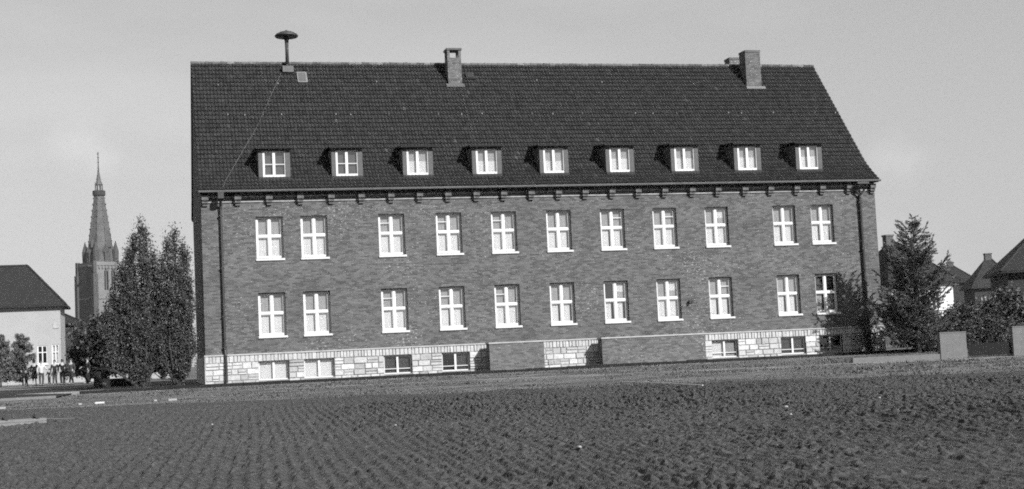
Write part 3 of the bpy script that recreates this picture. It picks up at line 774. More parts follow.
def larch():
    r = empty('larch', (33.75, -3.6, -.15), 'feathery larch with upswept branches at the right corner of the brick building', 'tree')
    b = MB(); H = 6.45
    tp = [(0, 0, -.2), (.03, 0, 1.2), (0, .02, 3.2), (-.03, 0, 5.0), (.02, 0, H - .35)]
    b.tube(tp, [.12, .10, .07, .035, .008], 8)
    P = []; DD = []
    zz = .5
    while zz < H - .3:
        t = zz / H
        nb = 6 if t < .7 else 3
        for k in range(nb):
            a = random.uniform(0, 6.28)
            ln = (2.55 * (1 - t) ** .85 + .18) * random.uniform(.5, 1.15)
            if t < .15: ln *= .8
            z = zz + random.uniform(-.1, .1)
            rise = (.25 + .85 * t) * random.uniform(.7, 1.3)
            pts = []
            for i in range(7):
                s_ = i / 6
                pts.append((math.cos(a) * ln * s_, math.sin(a) * ln * s_, z + ln * rise * (s_ ** 1.5) - .12 * ln * math.sin(math.pi * s_)))
            b.tube(pts, [.019 * (1 - t * .7) * (1 - s / 6.6) + .003 for s in range(7)], 4)
            # twiglets with needles
            nt_ = int(10 * ln) + 3
            for j in range(nt_):
                s_ = .12 + .88 * (j + random.random()) / nt_; i = min(5, int(s_ * 6)); fr = s_ * 6 - i
                p = Vector(pts[i]).lerp(Vector(pts[i + 1]), fr)
                tl = .55 * (1 - s_ * .55) * random.uniform(.5, 1.2); aa = a + random.choice((-1, 1)) * random.uniform(.3, 1.1)
                q = p + Vector((math.cos(aa) * tl, math.sin(aa) * tl, tl * random.uniform(-.2, 1.0)))
                m_ = 42
                w = rng.random(m_)[:, None]
                P.append(np.array(p) * (1 - w) + np.array(q) * w + rng.normal(0, .018, (m_, 3))); DD.append(np.repeat(np.array([(q - p).normalized()[:]]), m_, 0))
        zz += .17
    P = np.concatenate(P)
    b.build('trunk', M['bark'], r); leaves('crown', P, .021, M['needle'], r, 5.5, up=.2, dirs=np.concatenate(DD))
larch()

def bush(name, loc, rx, ry, h, label, cat='bush', group=None, n=5000, size=.1, m='leaf', clumps=40, trunk=False, low=0.):
    r = empty(name, loc, label, cat, group); P = []; b = MB()
    for k in range(clumps):
        a = random.uniform(0, 6.28); u = random.random(); q = math.sqrt(random.random()) * .95
        z = low + (h - low) * (.1 + .85 * random.random()); prf = math.sin(math.pi * min(1, max(.18, (z - low) / (h - low)) ** .75 * .92 + .06)) ** .6
        c = (rx * q * prf * math.cos(a), ry * q * prf * math.sin(a), z - .05)
        s_ = random.uniform(.10, .2) * (rx + h) / 3
        P.append(rng.normal(size=(n // clumps, 3)) * [s_, s_, s_ * .8] + c)
        b.tube([(0, 0, 0), (c[0] * .4, c[1] * .4, c[2] * .5), c], [.06 if trunk else .03, .025, .006], 5)
    P = np.concatenate(P); P = P[(P[:, 2] > .02)]
    if trunk: b.tube([(0, 0, -.2), (0, 0, h * .4), (.05, 0, h * .8)], [.13, .1, .03], 8)
    b.build('trunk' if trunk else 'stems', M['bark'], r); leaves('crown' if trunk else 'foliage', P, size, M[m], r)
# shrubs under and around the larch
bush('shrub', (34.9, -2.3, -.1), 1.0, .8, 2.6, 'leafy shrub right under the larch, next to the building corner', n=6000, group='shrubs around the larch', size=.07)
bush('shrub', (36.6, -2.6, -.1), 1.2, .9, 2.3, 'wide dark shrub to the right of the larch, behind the low wall', n=7000, group='shrubs around the larch', size=.07)
bush('shrub', (32.4, -1.9 + .9, 0), .45, .35, 2.0, 'thin shrub against the wall just left of the right downpipe', n=1500, group='shrubs around the larch', size=.05)
bush('shrub', (38.9, -1.5, -.1), 1.4, 1.0, 2.5, 'dark shrub behind the left gate pier', n=7000, group='shrubs around the larch', size=.07)
# garden trees far right
for i, (x, y, rx, h, lab) in enumerate([
    (44.6, 10, 1.5, 2.2, 'dark bushy garden tree in front of the white house wall'),
    (47.4, 8, 1.8, 2.2, 'low bushy garden tree seen over the left gate pier'),
    (50.0, 13, 2.0, 3.3, 'bushy garden tree above the gate, in front of the hipped-roof house'),
    (51.6, 9, 1.7, 2.9, 'bushy garden tree right above the dark gate'),
    (53.6, 12, 1.9, 3.9, 'tallest bushy garden tree at the right edge, before the dark house'),
    (40.6, 9, 1.4, 3.2, 'dark garden tree behind the larch'),
    (56.3, 11, 1.8, 3.0, 'bushy garden tree above the right gate pier')]):
    bush('garden_tree', (x, y, 0), rx, rx * .8, h, lab, 'tree', 'garden trees behind the gate', n=7000, size=.12, trunk=True, m='leaf')
# dark hedge behind piers
b = MB()
P = []
for k in range(60):
    x = 40 + 20 * k / 60; P.append(rng.normal(size=(170, 3)) * [.35, .3, .3] + [x, 2 - .1 * (x - 40), .65])
P = np.concatenate(P); P = P[P[:, 2] > .02]
hd = empty('garden_hedge', (0, 0, 0), 'dark clipped hedge behind the gate piers on the right', 'hedge'); hd.location = (40, 2, 0)
leaves('foliage', P - [40, 2, 0], .11, M['leaf'], hd)
b.tube([(0, 0, -.1), (0, 0, .5)], .04, 5)
for k in range(1, 24): b.tube([(k * .85, -.1 * k * .85, -.1), (k * .85 + .05, -.1 * k * .85, .6)], .03, 5)
b.build('stems', M['bark'], hd)

# left background trees
for i, (x, y, rx, h, lab) in enumerate([
    (-6.7, 38, 1.0, 4.2, 'dark round tree below the church tower'),
    (-5.6, 36, 1.7, 5.0, 'dark round tree between the church tower and the poplars'),
    (-3.6, 34, 1.8, 5.9, 'dark leafy tree just behind the left poplar'),
    (-1.6, 38, 1.8, 5.2, 'dark leafy tree behind the poplars, by the gable')]):
    bush('round_tree', (x, y, 0), rx, rx, h, lab, 'tree', 'dark trees behind the poplars', n=9000, size=.14, trunk=True, m='leaf', clumps=60, low=.45)
P = []
for k in range(50):
    x = -9.2 + 9.6 * k / 50; P.append(rng.normal(size=(150, 3)) * [.25, .22, .22] + [x, 57, .85])
P = np.concatenate(P)
hd = empty('yard_hedge', (-9.2, 57, 0), 'dark hedge on a low pale wall behind the group of people', 'hedge')
leaves('foliage', P - [-9.2, 57, 0], .12, M['leaf'], hd)
b = MB(); b.box(0, 9.6, -.35, -.15, -.1, .5); b.build('wall_base', M['plaster'], hd)

def pine(loc, h, w, label):
    r = empty('young_pine', loc, label, 'tree', 'young pines in front of the pale house'); b = MB()
    b.tube([(0, 0, -.1), (0, 0, h)], [.07, .012], 6); P = []; z = .35
    while z < h:
        t = z / h
        for k in range(6):
            a = random.uniform(0, 6.28); ln = w * (1 - t) ** .6 * random.uniform(.6, 1.15) + .12
            e = Vector((math.cos(a) * ln, math.sin(a) * ln, z + .35 * ln)); s0 = Vector((0, 0, z)); b.tube([s0, e], [.018, .005], 4)
            for j in range(6):
                p = s0.lerp(e, .3 + .7 * j / 5); P.append(rng.normal(0, .08, (26, 3)) + np.array(p))
        z += .26
    b.build('trunk', M['bark'], r); leaves('crown', np.concatenate(P), .05, M['needle'], r, 3.5, up=.5)
pine((-11.35, 42, 0), 3.7, 1.15, 'right of two dark young pines before the pale house')
pine((-12.75, 41, 0), 3.55, 1.2, 'left of two dark young pines before the pale house')
pine((-14.6, 42, 0), 3.0, 1.2, 'dark young pine cut by the left edge of the view')
# ------------------------------------------------------------------ houses
def house(name, x0, x1, y0, y1, ze, zr, label, wall, hipx=None, hipR=None, ov=.5, wins=(), chim=(), rm='roof_far', rot=0):
    r = empty(name, ((x0 + x1) / 2, (y0 + y1) / 2, 0), label, 'house', rz=R(rot)); ox, oy = r.location.x, r.location.y
    X0, X1, Y0, Y1 = x0 - ox, x1 - ox, y0 - oy, y1 - oy
    b = MB(); wall_holes(b, X0, X1, -.2, ze, [(a - ox, c - ox, d, e) for (a, c, d, e, k) in wins], Y0, .15)
    b.face([(X1, Y0, -.2), (X1, Y1, -.2), (X1, Y1, ze), (X1, Y0, ze)]); b.face([(X0, Y1, -.2), (X0, Y0, -.2), (X0, Y0, ze), (X0, Y1, ze)]); b.face([(X1, Y1, -.2), (X0, Y1, -.2), (X0, Y1, ze), (X1, Y1, ze)])
    b.build('wall', wall, r)
    hl = hipx if hipx is not None else (x1 - x0) * .3; hr = hipR if hipR is not None else hl
    b = MB(); a, c, d, e = X0 - ov, X1 + ov, Y0 - ov, Y1 + ov; ym = (d + e) / 2; p, q = a + hl + .001, c - hr - .001; z = ze - .02
    for fpts in ([(a, d, z), (c, d, z), (q, ym, zr), (p, ym, zr)], [(c, d, z), (c, e, z), (q, ym, zr)], [(c, e, z), (a, e, z), (p, ym, zr), (q, ym, zr)], [(a, e, z), (a, d, z), (p, ym, zr)]): b.face(fpts)
    b.box(a + .01, c - .01, d + .01, e - .01, z - .16, z - .001)
    rf = b.build('roof', M[rm], r)
    b = MB(); b.tube([(p, ym, zr), (q, ym, zr)], .12, 6)
    for s_, t_ in (((a, d, z), (p, ym, zr)), ((c, d, z), (q, ym, zr))): b.tube([s_, t_], .1, 6)
    b.build('ridge_cap', M[rm], rf)
    for (cx, cy, cz, w) in chim:
        b = MB(); b.box(cx - ox - w, cx - ox + w, cy - oy - w, cy - oy + w, zr - 2, cz); b.box(cx - ox - w - .06, cx - ox + w + .06, cy - oy - w - .06, cy - oy + w + .06, cz + .001, cz + .15); b.build('chimney', M['brick_dark'], rf)
    for (wa, wc, wd, we, k) in wins:
        wa -= ox; wc -= ox
        b = MB(); y = Y0 + .05; s = .08; mid = (wa + wc) / 2
        b.box(wa, wa + s, y, y + .06, wd, we); b.box(wc - s, wc, y, y + .06, wd, we); b.box(wa + s, wc - s, y, y + .06, we - s, we); b.box(wa + s, wc - s, y, y + .06, wd, wd + s)
        b.box(mid - .04, mid + .04, y - .005, y + .05, wd + s, we - s)
        b.box(wa + s, mid - .04, y, y + .05, wd + (we - wd) * .6, wd + (we - wd) * .6 + .07); b.box(mid + .04, wc - s, y, y + .05, wd + (we - wd) * .6, wd + (we - wd) * .6 + .07)
        b.box(wa - .08, wc + .08, Y0 - .08, Y0 + .04, wd - .09, wd - .001)
        w = b.build('window', M['white'], r)
        b = MB(); b.face([(wa + s, y + .04, wd + s), (wc - s, y + .04, wd + s), (wc - s, y + .04, we - s), (wa + s, y + .04, we - s)]); b.build('window_pane', M['glass'], w)
        b = MB(); b.face([(wa, y + .14, wd), (wc, y + .14, wd), (wc, y + .14, we), (wa, y + .14, we)]); b.build('curtain', M['curt_l'] if k else M['dark_in'], w)
    return r
h1 = house('pale_house', -27, -9.75, 60, 66.5, 6.62, 10.2, 'pale rendered house with dark hipped roof at the far left', M['plaster'], 4.0, 3.3,
      wins=[(-11.65, -10.85, 1.65, 3.2, 0), (-10.5, -9.9, 1.55, 3.25, 1), (-15.5, -14.5, 1.65, 3.2, 0)])
b = MB(); b.box(-10.35 + 18.375, -9.9 + 18.375, -3.30, -3.25, 4.6, 5.1); b.build('wall_plaque', M['ledge'], h1, bevel=.01)
house('rear_house', -32, -15.8, 76, 86, 8.0, 12.9, 'dark-roofed house rising behind the pale house at the left edge', M['plaster'], 5, 4.5, chim=[(-24, 81, 14, .35)])
house('small_house', -15.5, -9.3, 78, 85, 5.7, 7.2, 'small dark-roofed house right behind the corner of the pale house', M['wall_dark'], 3, 3)
house('white_house', 59.8, 65.75, 45, 54, 5.25, 9.0, 'white-walled house with dark roof seen behind the larch', M['plaster_w'], 3.0, 3.0, chim=[(62.3, 49.5, 9.6, .35)],
      wins=[(60.6, 61.6, 3.0, 4.5, 1), (63.6, 64.5, 2.8, 4.5, 0)])
house('distant_house', 115.2, 121.2, 127.5, 133.5, 8.3, 11.2, 'small dark house with pyramid roof behind the white house', M['wall_dark'], 3.45, 3.45, chim=[(118.2, 130.5, 11.4, .45)], rot=-20)
house('brick_house', 109.6, 115.4, 108.5, 114.3, 6.7, 11.2, 'dark brick house with steep pyramid roof and top chimney, right of the white house', M['wall_dark'], 3.35, 3.35, chim=[(112.5, 111.4, 11.4, .45)], rot=-18,
      wins=[(110.5, 111.6, 3.6, 5.4, 0), (113.2, 114.3, 3.6, 5.4, 0)])
house('dark_house', 56.3, 64.3, 18.5, 26.5, 4.8, 8.9, 'dark house with low sloping roof cut by the right edge', M['wall_dark'], 4.4, 4.4, rot=-25,
      wins=[(58, 59, 2.2, 3.6, 0), (61.5, 62.5, 2.2, 3.6, 0)])

# ------------------------------------------------------------------ church
def church():
    th = R(31); w = 11.3; C = Vector((-20.6, 438, 0)); u1 = Vector((math.cos(th), math.sin(th), 0)); u2 = Vector((-math.sin(th), math.cos(th), 0))
    ctr = C + (u1 + u2) * w / 2
    r = empty('church', ctr, 'distant church tower with tall spire rising beyond the poplars', 'church', rz=th); h = w / 2
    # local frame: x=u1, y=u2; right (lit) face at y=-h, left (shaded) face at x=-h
    b = MB(); zt = 38.3
    hs = [(-1.9, -.35, 28.5, 36.0), (.75, 2.3, 28.5, 36.0), (-1.9, -.35, 18.5, 23.5), (.75, 2.3, 18.5, 23.5)]
    wall_holes(b, -h, h, 0, zt, hs, -h, .9)
    b.face([(h, -h, 0), (h, h, 0), (h, h, zt), (h, -h, zt)]); b.face([(-h, h, 0), (-h, -h, 0), (-h, -h, zt), (-h, h, zt)]); b.face([(h, h, 0), (-h, h, 0), (-h, h, zt), (h, h, zt)]); b.face([(-h, -h, zt), (h, -h, zt), (h, h, zt), (-h, h, zt)])
    b.build('tower', [M['church']], r)
    b = MB()
    for (a, c, d, e) in hs:
        b.face([(a, -h + .85, d), (c, -h + .85, d), (c, -h + .85, e), (a, -h + .85, e)], 1); b.box((a + c) / 2 - .12, (a + c) / 2 + .12, -h + .2, -h + .5, d, e)
        # pointed heads
        for s in (0, 1):
            x_ = a if s == 0 else c; b.face([(x_, -h + .3, e + .0), ((a + c) / 2, -h + .3, e), (x_, -h + .3, e - 1.3)], 0)
    b.build('belfry_window', [M['church'], M['dark_in']], r)
    b = MB()
    for z in (16.5, 25.5, 37.0): b.box(-h - .3, h + .3, -h - .3, h + .3, z, z + .7)
    for k in range(9): b.box(-h + .4 + k * 1.25, -h + .9 + k * 1.25, -h - .42, -h - .31, 35.9, 36.9)
    b.build('cornice', M['church'], r)
    b = MB()
    for (sx, sy) in ((-1, -1), (1, -1), (-1, 1), (1, 1)): b.box(sx * h - .9, sx * h + .9, sy * h - .9, sy * h + .9, 0, 34.0); b.box(sx * h - .6, sx * h + .6, sy * h - .6, sy * h + .6, 34.01, 38.6)
    b.box(-h - 2.2, -h - .6, -h + .3, -h + .9, 36.6, 37.1)
    b.build('buttress', M['church_d'], r)
    # thin added slab; its darker colour paints the shade of this face
    b = MB(); b.box(-h - .25, -h - .01, -h + 1, h - 1, 0, 38.2); b.build('painted_shade_face', M['church_d'], r)
    b = MB(); rr = 4.9
    b.lathe([(rr, zt + .1), (rr * .93, zt + 2), (1.75, 62.0)], n=8)
    b.build('spire', M['slate'], r)
    b = MB()
    for k in range(8):
        a = 2 * math.pi * k / 8; b.tube([(rr * math.cos(a), rr * math.sin(a), zt), (1.5 * math.cos(a), 1.5 * math.sin(a), 62)], .22, 5)
    for k in range(8):
        a = 2 * math.pi * k / 8; b.tube([(1.3 * math.cos(a), 1.3 * math.sin(a), 63), (1.2 * math.cos(a), 1.2 * math.sin(a), 65.6)], .16, 5)
    for k in range(8):      # crockets along the hips
        a = 2 * math.pi * k / 8
        for j in range(11):
            t = (j + .5) / 11; q = rr * (1 - t) + 1.75 * t
            b.obox((q * math.cos(a) * 1.04, q * math.sin(a) * 1.04, zt + (62 - zt) * t), (.15, 0, 0), (0, .15, 0), (0, 0, .22))
    for k in range(4):
        a = math.pi / 8 + math.pi / 2 * k
        for z, q in ((43.5, 4.0),): b.lathe([(.8, 0), (.75, 1.6), (.05, 3.4)], (q * math.cos(a), q * math.sin(a), z), 4)
    b.lathe([(1.5, 65.6), (.9, 67.0), (.35, 70.0), (.22, 72), (.16, 77.2)], n=8)
    for z in (71.5, 73.5, 75.2, 76.6): b.lathe([(.1, z - .2), (.42, z), (.1, z + .2)], n=8)
    b.build('spire_lantern', M['slate'], r)
    b = MB(); b.lathe([(1.7, 61.4), (2.2, 62.0), (2.2, 63.4), (1.9, 63.6)], n=16); b.build('spire_gallery', M['wall_dark'], r)
    b = MB()
    for (sx, sy) in ((-1, -1), (1, -1), (-1, 1), (1, 1)):
        b.lathe([(1.0, zt + .1), (1.1, 42.2), (1.0, 42.5), (.08, 45.8)], (sx * (h - 1.9), sy * (h - 1.9), 0), 8)
    for (sx, sy) in ((0, -1), (-1, 0), (1, 0), (0, 1)):
        b.box(sx * 3.9 - 1.1, sx * 3.9 + 1.1, sy * 3.9 - 1.1, sy * 3.9 + 1.1, zt + .1, 41.8); b.lathe([(1.5, 41.81), (.05, 45.4)], (sx * 3.9, sy * 3.9, 0), 4)
    b.build('pinnacle', M['church_d'], r)
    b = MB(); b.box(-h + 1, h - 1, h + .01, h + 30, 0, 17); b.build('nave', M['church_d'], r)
church()

# ------------------------------------------------------------------ yard stand (dark, open upper side)
st = empty('yard_stand', (-4.35, 9.0, 0), 'low black box-like stand with open upper side beside the left poplar', 'stand')
b = MB(); b.box(-.85, 1.1, -.35, .35, .0, .42); b.build('body', M['kerb'], st, bevel=.015)
b = MB(); b.box(-.95, 1.25, -.45, .45, .90, .985); b.build('top_board', M['kerb'], st, bevel=.015)
for (a, c) in ((-.85, -.5), (.98, 1.08)):
    b = MB(); b.box(a, c, -.33, .33, .421, .899); b.build('post', M['kerb'], st)
b = MB(); b.box(-.72, -.25, -.39, -.352, .12, .24); b.build('step', M['wood_grey'], st)

# ------------------------------------------------------------------ things lying on the field edge
cz = ys(-5.6, -30.2) + .07
ct = empty('wooden_skid', (-5.45, -30.2, cz), 'pale plank skid on two dark rollers at the left edge of the field', 'skid', rz=R(14))
b = MB(); b.box(-1.1, .62, -.2, .2, .06, .12); b.box(-1.1, .62, -.19, -.12, -.02, .059); b.build('plank', M['plank'], ct, bevel=.01)
for x in (-.95, -.28, .42):
    b = MB(); b.tube([(x, -.21, .17), (x, .21, .17)], .06, 12); b.build('roller', M['pipe'], ct)
b = MB(); b.tube([(.62, 0, .1), (1.05, .05, .06), (1.3, .1, .05)], .018, 6); b.build('drawbar', M['wood_grey'], ct)
for i, (x, y, lx, ly, rz, lab) in enumerate([
    (-7.15, -18.4, .32, .12, 5, 'short white board on the grass at the left edge'),
    (-4.0, -18.3, .14, .07, -8, 'bright white board on the grass below the black stand'),
    (-4.6, -18.6, .05, .06, 20, 'small white fragment beside the bright white board'),
    (-2.3, -18.9, .05, .06, 30, 'tiny white chip left of the pale slab below the poplars'),
    (-1.75, -19.0, .13, .1, 4, 'flat pale slab on the grass below the poplars')]):
    b = MB(); b.box(-lx, lx, -ly, ly, -.015, .025)
    o = b.build('white_board', M['white'] if i == 1 else M['plaster'], loc=(x, y, ys(x, y) + .11), bevel=.008); o.rotation_euler = (R(5), 0, R(rz)); tag(o, lab, 'board', 'white boards on the grass')
z1, z2 = ys(0, -25.6), ys(0, -32.3)
b = MB(); b.tube([(0, 0, z1 + .16), (.01, -3.3, (z1 + z2) / 2 + .19), (.05, -6.4, z2 + .19)], .016, 6)
o = b.build('marking_rod', M['white'], loc=(11.0, -25.7, 0)); tag(o, 'long thin white rod lying on the ploughed field', 'rod')
# pale pebbles scattered on the field
pal = [(1.9, -40.0), (4.6, -37), (8.9, -41.5), (8.0, -43.6), (3.1, -47.5), (-1.2, -36), (11.4, -40.4)]
s0 = None
for k, (x, y) in enumerate(pal):
    if s0 is None:
        bm = bmesh.new(); bmesh.ops.create_icosphere(bm, subdivisions=2, radius=.032)
        for v in bm.verts: v.co = Vector((v.co.x * 1.3, v.co.y, v.co.z * .7)) * random.uniform(.85, 1.15)
        me = bpy.data.meshes.new('field_stone'); bm.to_mesh(me); bm.free(); me.materials.append(M['plaster'])
        s0 = bpy.data.objects.new('field_stone', me); o = s0
    else: o = s0.copy()
    COL.objects.link(o); o.location = (x, y, ys(x, y) + .10); o.rotation_euler = (0, 0, k * 1.3); o.scale = [random.uniform(.5, 1.0)] * 3
    tag(o, 'small pale stone lying on the ploughed soil', 'stone', 'pale stones scattered on the field')

# ------------------------------------------------------------------ people
def skin(name, verts, edges, rad, m, parent, sub=1, root=0):
    me = bpy.data.meshes.new(name); me.from_pydata(verts, edges, []); ob = bpy.data.objects.new(name, me); COL.objects.link(ob)
    sk = ob.modifiers.new('s', 'SKIN'); sk.use_smooth_shade = True
    if not me.skin_vertices:
        bm = bmesh.new(); bm.from_mesh(me); bm.verts.layers.skin.verify(); bm.to_mesh(me); bm.free()
    for i, v in enumerate(me.skin_vertices[0].data):
        r_ = rad[i]; v.radius = r_ if isinstance(r_, tuple) else (r_, r_); v.use_root = (i == root)
    ob.modifiers.new('u', 'SUBSURF').levels = sub
    ob.modifiers['u'].render_levels = sub
    dg = bpy.context.evaluated_depsgraph_get(); dg.update()
    nm = bpy.data.meshes.new_from_object(ob.evaluated_get(dg)); bpy.data.objects.remove(ob)
    nm.materials.clear(); nm.materials.append(m)
    o = bpy.data.objects.new(name, nm); COL.objects.link(o); o.parent = parent
    return o
def person(loc, H, face, label, top, bottom, skirt=False, stride=.12, armL=(.1, .0), armR=(.1, .0), hat=None, coat=False):
    r = empty('person', loc, label, 'person', 'people standing in the yard', rz=face); k = H / 1.72
    def V(x, y, z): return (x * k, y * k, z * k)
    st_ = stride
    vs = [V(0, 0, .95), V(0, 0, 1.12), V(0, 0, 1.32), V(0, .0, 1.44), V(0, -.01, 1.53), V(0, -.015, 1.60), V(0, -.01, 1.68)]
    rd = [(.13, .095), (.125, .09), (.15, .10), (.07, .06), (.05, .05), (.078, .09), (.055, .065)]
    es = [(0, 1), (1, 2), (2, 3), (3, 4), (4, 5), (5, 6)]
    hands = []
    for s in (-1, 1):
        n = len(vs); yy = st_ * s
        vs += [V(s * .09, 0, .88), V(s * .095, -yy * .45, .48), V(s * .095, yy * .4 + .01, .09), V(s * .10, yy * .4 - .15, .045)]
        rd += [(.085, .085), .058, .038, (.04, .03)]; es += [(0, n), (n, n + 1), (n + 1, n + 2), (n + 2, n + 3)]
        n = len(vs); a = armL if s < 0 else armR
        vs += [V(s * .19, 0, 1.38), V(s * (.23 + a[0] * .3), .02, 1.10), V(s * (.23 + a[0] * .1), -.05 - a[1], .90 + a[1] * .9), V(s * (.23 + a[0] * .05), -.08 - a[1] * 1.2, .82 + a[1] * 1.0)]
        rd += [.055, .042, .028, (.035, .018)]; es += [(2, n), (n, n + 1), (n + 1, n + 2), (n + 2, n + 3)]
        hands.append((Vector(vs[n + 3]), (Vector(vs[n + 3]) - Vector(vs[n + 2])).normalized(), s))
    rd = [tuple(q * k for q in (r_ if isinstance(r_, tuple) else (r_, r_))) for r_ in rd]
    body = skin('body', vs, es, rd, M['skin'], r, 1)
    # fingers, thumb, nose and ears joined to the body mesh
    b = MB()
    for (p, d, s) in hands:
        side = Vector((0, 1, 0)) if abs(d.y) < .9 else Vector((1, 0, 0))
        for j, ln in enumerate((.06, .075, .07, .055)):
            o_ = p + d * .01 * k + side * (j - 1.5) * .017 * k
            b.tube([o_, o_ + d * ln * .5 * k, o_ + d * ln * k + Vector((-s * .015 * k, 0, 0))], [.008 * k, .0075 * k, .006 * k], 5)
        o_ = p - d * .03 * k + side * .03 * k * -1
        b.tube([o_, o_ + (d - side * .8).normalized() * .05 * k], [.010 * k, .007 * k], 5)
    b.tube([V(0, -.095, 1.615), V(0, -.115, 1.585)], [.008 * k, .013 * k], 5)
    for s in (-1, 1): b.tube([V(s * .07, 0, 1.62), V(s * .085, .01, 1.58)], [.018 * k, .012 * k], 6)
    b.tube([V(-.022, -.092, 1.553), V(.022, -.092, 1.553)], .006 * k, 5)
    ex = b.build('x', M['skin']); bm = bmesh.new(); bm.from_mesh(body.data); bm.from_mesh(ex.data); bm.to_mesh(body.data); bm.free(); bpy.data.objects.remove(ex)
    b = MB()
    for s in (-1, 1): b.tube([V(s * .03, -.098, 1.605), V(s * .03, -.088, 1.605)], .009 * k, 6)
    b.build('eyes', M['hair'], r)
    b = MB(); b.lathe([(.092 * k, 1.60 * k), (.098 * k, 1.65 * k), (.085 * k, 1.71 * k), (.05 * k, 1.745 * k), (.01, 1.755 * k)], (0, .02 * k, 0), 12)
    b.build('hair', M['hair'], r, smooth=True)
    if hat:
        b = MB(); b.lathe([(.15 * k, 1.69 * k), (.15 * k, 1.70 * k), (.10 * k, 1.705 * k), (.095 * k, 1.79 * k), (.03 * k, 1.81 * k)], (0, .01, 0), 14); b.build('hat', M[hat], r, smooth=True)
    # jacket / blouse over torso and arms
    zl = .62 if coat else .86
    jv = [V(0, 0, 1.0), V(0, 0, 1.15), V(0, 0, 1.33), V(0, 0, 1.46), V(0, 0, zl)]; jr = [(.15, .115), (.145, .11), (.17, .12), (.08, .07), (.165 if coat else .15, .125)]
    je = [(0, 1), (1, 2), (2, 3), (0, 4)]; q = 7
    for s in (-1, 1):
        n = len(jv); a = armL if s < 0 else armR
        jv += [V(s * .19, 0, 1.385), V(s * (.23 + a[0] * .3), .02, 1.10), V(s * (.23 + a[0] * .1), -.05 - a[1], .91 + a[1] * .9)]; jr += [.07, .055, .042]; je += [(2, n), (n, n + 1), (n + 1, n + 2)]
    jr = [tuple(w_ * k for w_ in (r_ if isinstance(r_, tuple) else (r_, r_))) for r_ in jr]
    skin('coat' if coat else 'jacket', jv, je, jr, M[top], r, 1)
    if skirt:
        b = MB(); b.lathe([(.21 * k, .50 * k), (.19 * k, .7 * k), (.155 * k, .92 * k), (.13 * k, 1.05 * k)], (0, 0, 0), 14); b.build('skirt', M[bottom], r, smooth=True)
    else:
        tv = [V(0, 0, .97)]; tr = [(.145, .11)]; te = []
        for s in (-1, 1):
            n = len(tv); yy = st_ * s; tv += [V(s * .09, 0, .86), V(s * .095, -yy * .45, .48), V(s * .095, yy * .4 + .01, .10)]; tr += [.105, .078, .06]; te += [(0, n), (n, n + 1), (n + 1, n + 2)]
        tr = [tuple(w_ * k for w_ in (r_ if isinstance(r_, tuple) else (r_, r_))) for r_ in tr]
        skin('trousers', tv, te, tr, M[bottom], r, 1)
    b = MB()
    for s in (-1, 1): yy = st_ * s; b.box((s * .095 - .05) * k, (s * .095 + .05) * k, (yy * .4 - .21) * k, (yy * .4 + .07) * k, 0, .075 * k)
    b.build('shoes', M['cloth0'], r, bevel=.015)
person((-10.75, 37.5, 0), 1.25, R(150), 'child in light trousers at the left end of the group in the yard', 'cloth3', 'cloth2', armL=(.1, .1))
person((-10.15, 36.6, 0), 1.74, R(170), 'person in a long black coat, second from left in the yard group', 'cloth0', 'cloth0', skirt=True, coat=True, hat='cloth0')
person((-9.65, 36.0, 0), 1.72, R(20), 'person in a bright white shirt beside the one in the black coat', 'cloth4', 'cloth3', armR=(.4, .25))
person((-9.25, 37.6, 0), 1.15, R(-30), 'small child in a dark top right of the white-shirted person', 'cloth1', 'cloth3', armL=(.3, .2))
person((-8.75, 35.4, 0), 1.70, R(-10), 'person in a mid-grey jacket under the right window of the pale house', 'cloth2', 'cloth3')
person((-8.22, 34.9, 0), 1.72, R(200), 'person in black jacket and trousers near the pale house corner', 'cloth0', 'cloth0', armR=(.2, .2))
person((-7.62, 34.2, 0), 1.74, R(-20), 'person in a light grey coat and grey trousers right of the pale house', 'cloth3', 'cloth2', armL=(.5, .3), stride=.2)
person((-6.5, 33.0, 0), 1.76, R(-60), 'person in dark clothes striding alone left of the black stand', 'cloth1', 'cloth1', stride=.35, armL=(.1, .25))

# ------------------------------------------------------------------ haze
HAZE = .00013
if HAZE:
    b = MB(); b.box(-70, 200, -75, 520, -1.9, 82)
    m = bpy.data.materials.new('haze_air'); m.use_nodes = True; N = m.node_tree.nodes; N.remove(N['Principled BSDF'])
    pv = N.new('ShaderNodeVolumePrincipled'); pv.inputs['Density'].default_value = HAZE; pv.inputs['Color'].default_value = (.9, .9, .9, 1); pv.inputs['Anisotropy'].default_value = .3
    m.node_tree.links.new(pv.outputs[0], N['Material Output'].inputs['Volume'])
    o = b.build('haze', m); tag(o, 'thin pale autumn haze in front of the distant church', 'haze', kind='stuff')

# ------------------------------------------------------------------ sky, sun, camera
el = 32.0; az = Vector((.454, -.891))
sd = Vector((az.x * math.cos(R(el)), az.y * math.cos(R(el)), math.sin(R(el))))
w = bpy.data.worlds.new('World'); sc.world = w; w.use_nodes = True; N = w.node_tree.nodes; Lk = w.node_tree.links
sky = N.new('ShaderNodeTexSky'); sky.sky_type = 'NISHITA'; sky.sun_disc = False; sky.sun_elevation = R(el); sky.sun_rotation = math.atan2(az.x, az.y)
sky.dust_density = .4; sky.air_density = 1.0; sky.ozone_density = 1.0; sky.altitude = 50
sep = N.new('ShaderNodeSeparateColor'); Lk.new(sky.outputs[0], sep.inputs[0])
def wm(op, a, b_):
    n = N.new('ShaderNodeMath'); n.operation = op
    for i, q in enumerate((a, b_)):
        if isinstance(q, (int, float)): n.inputs[i].default_value = q
        else: Lk.new(q, n.inputs[i])
    return n.outputs[0]
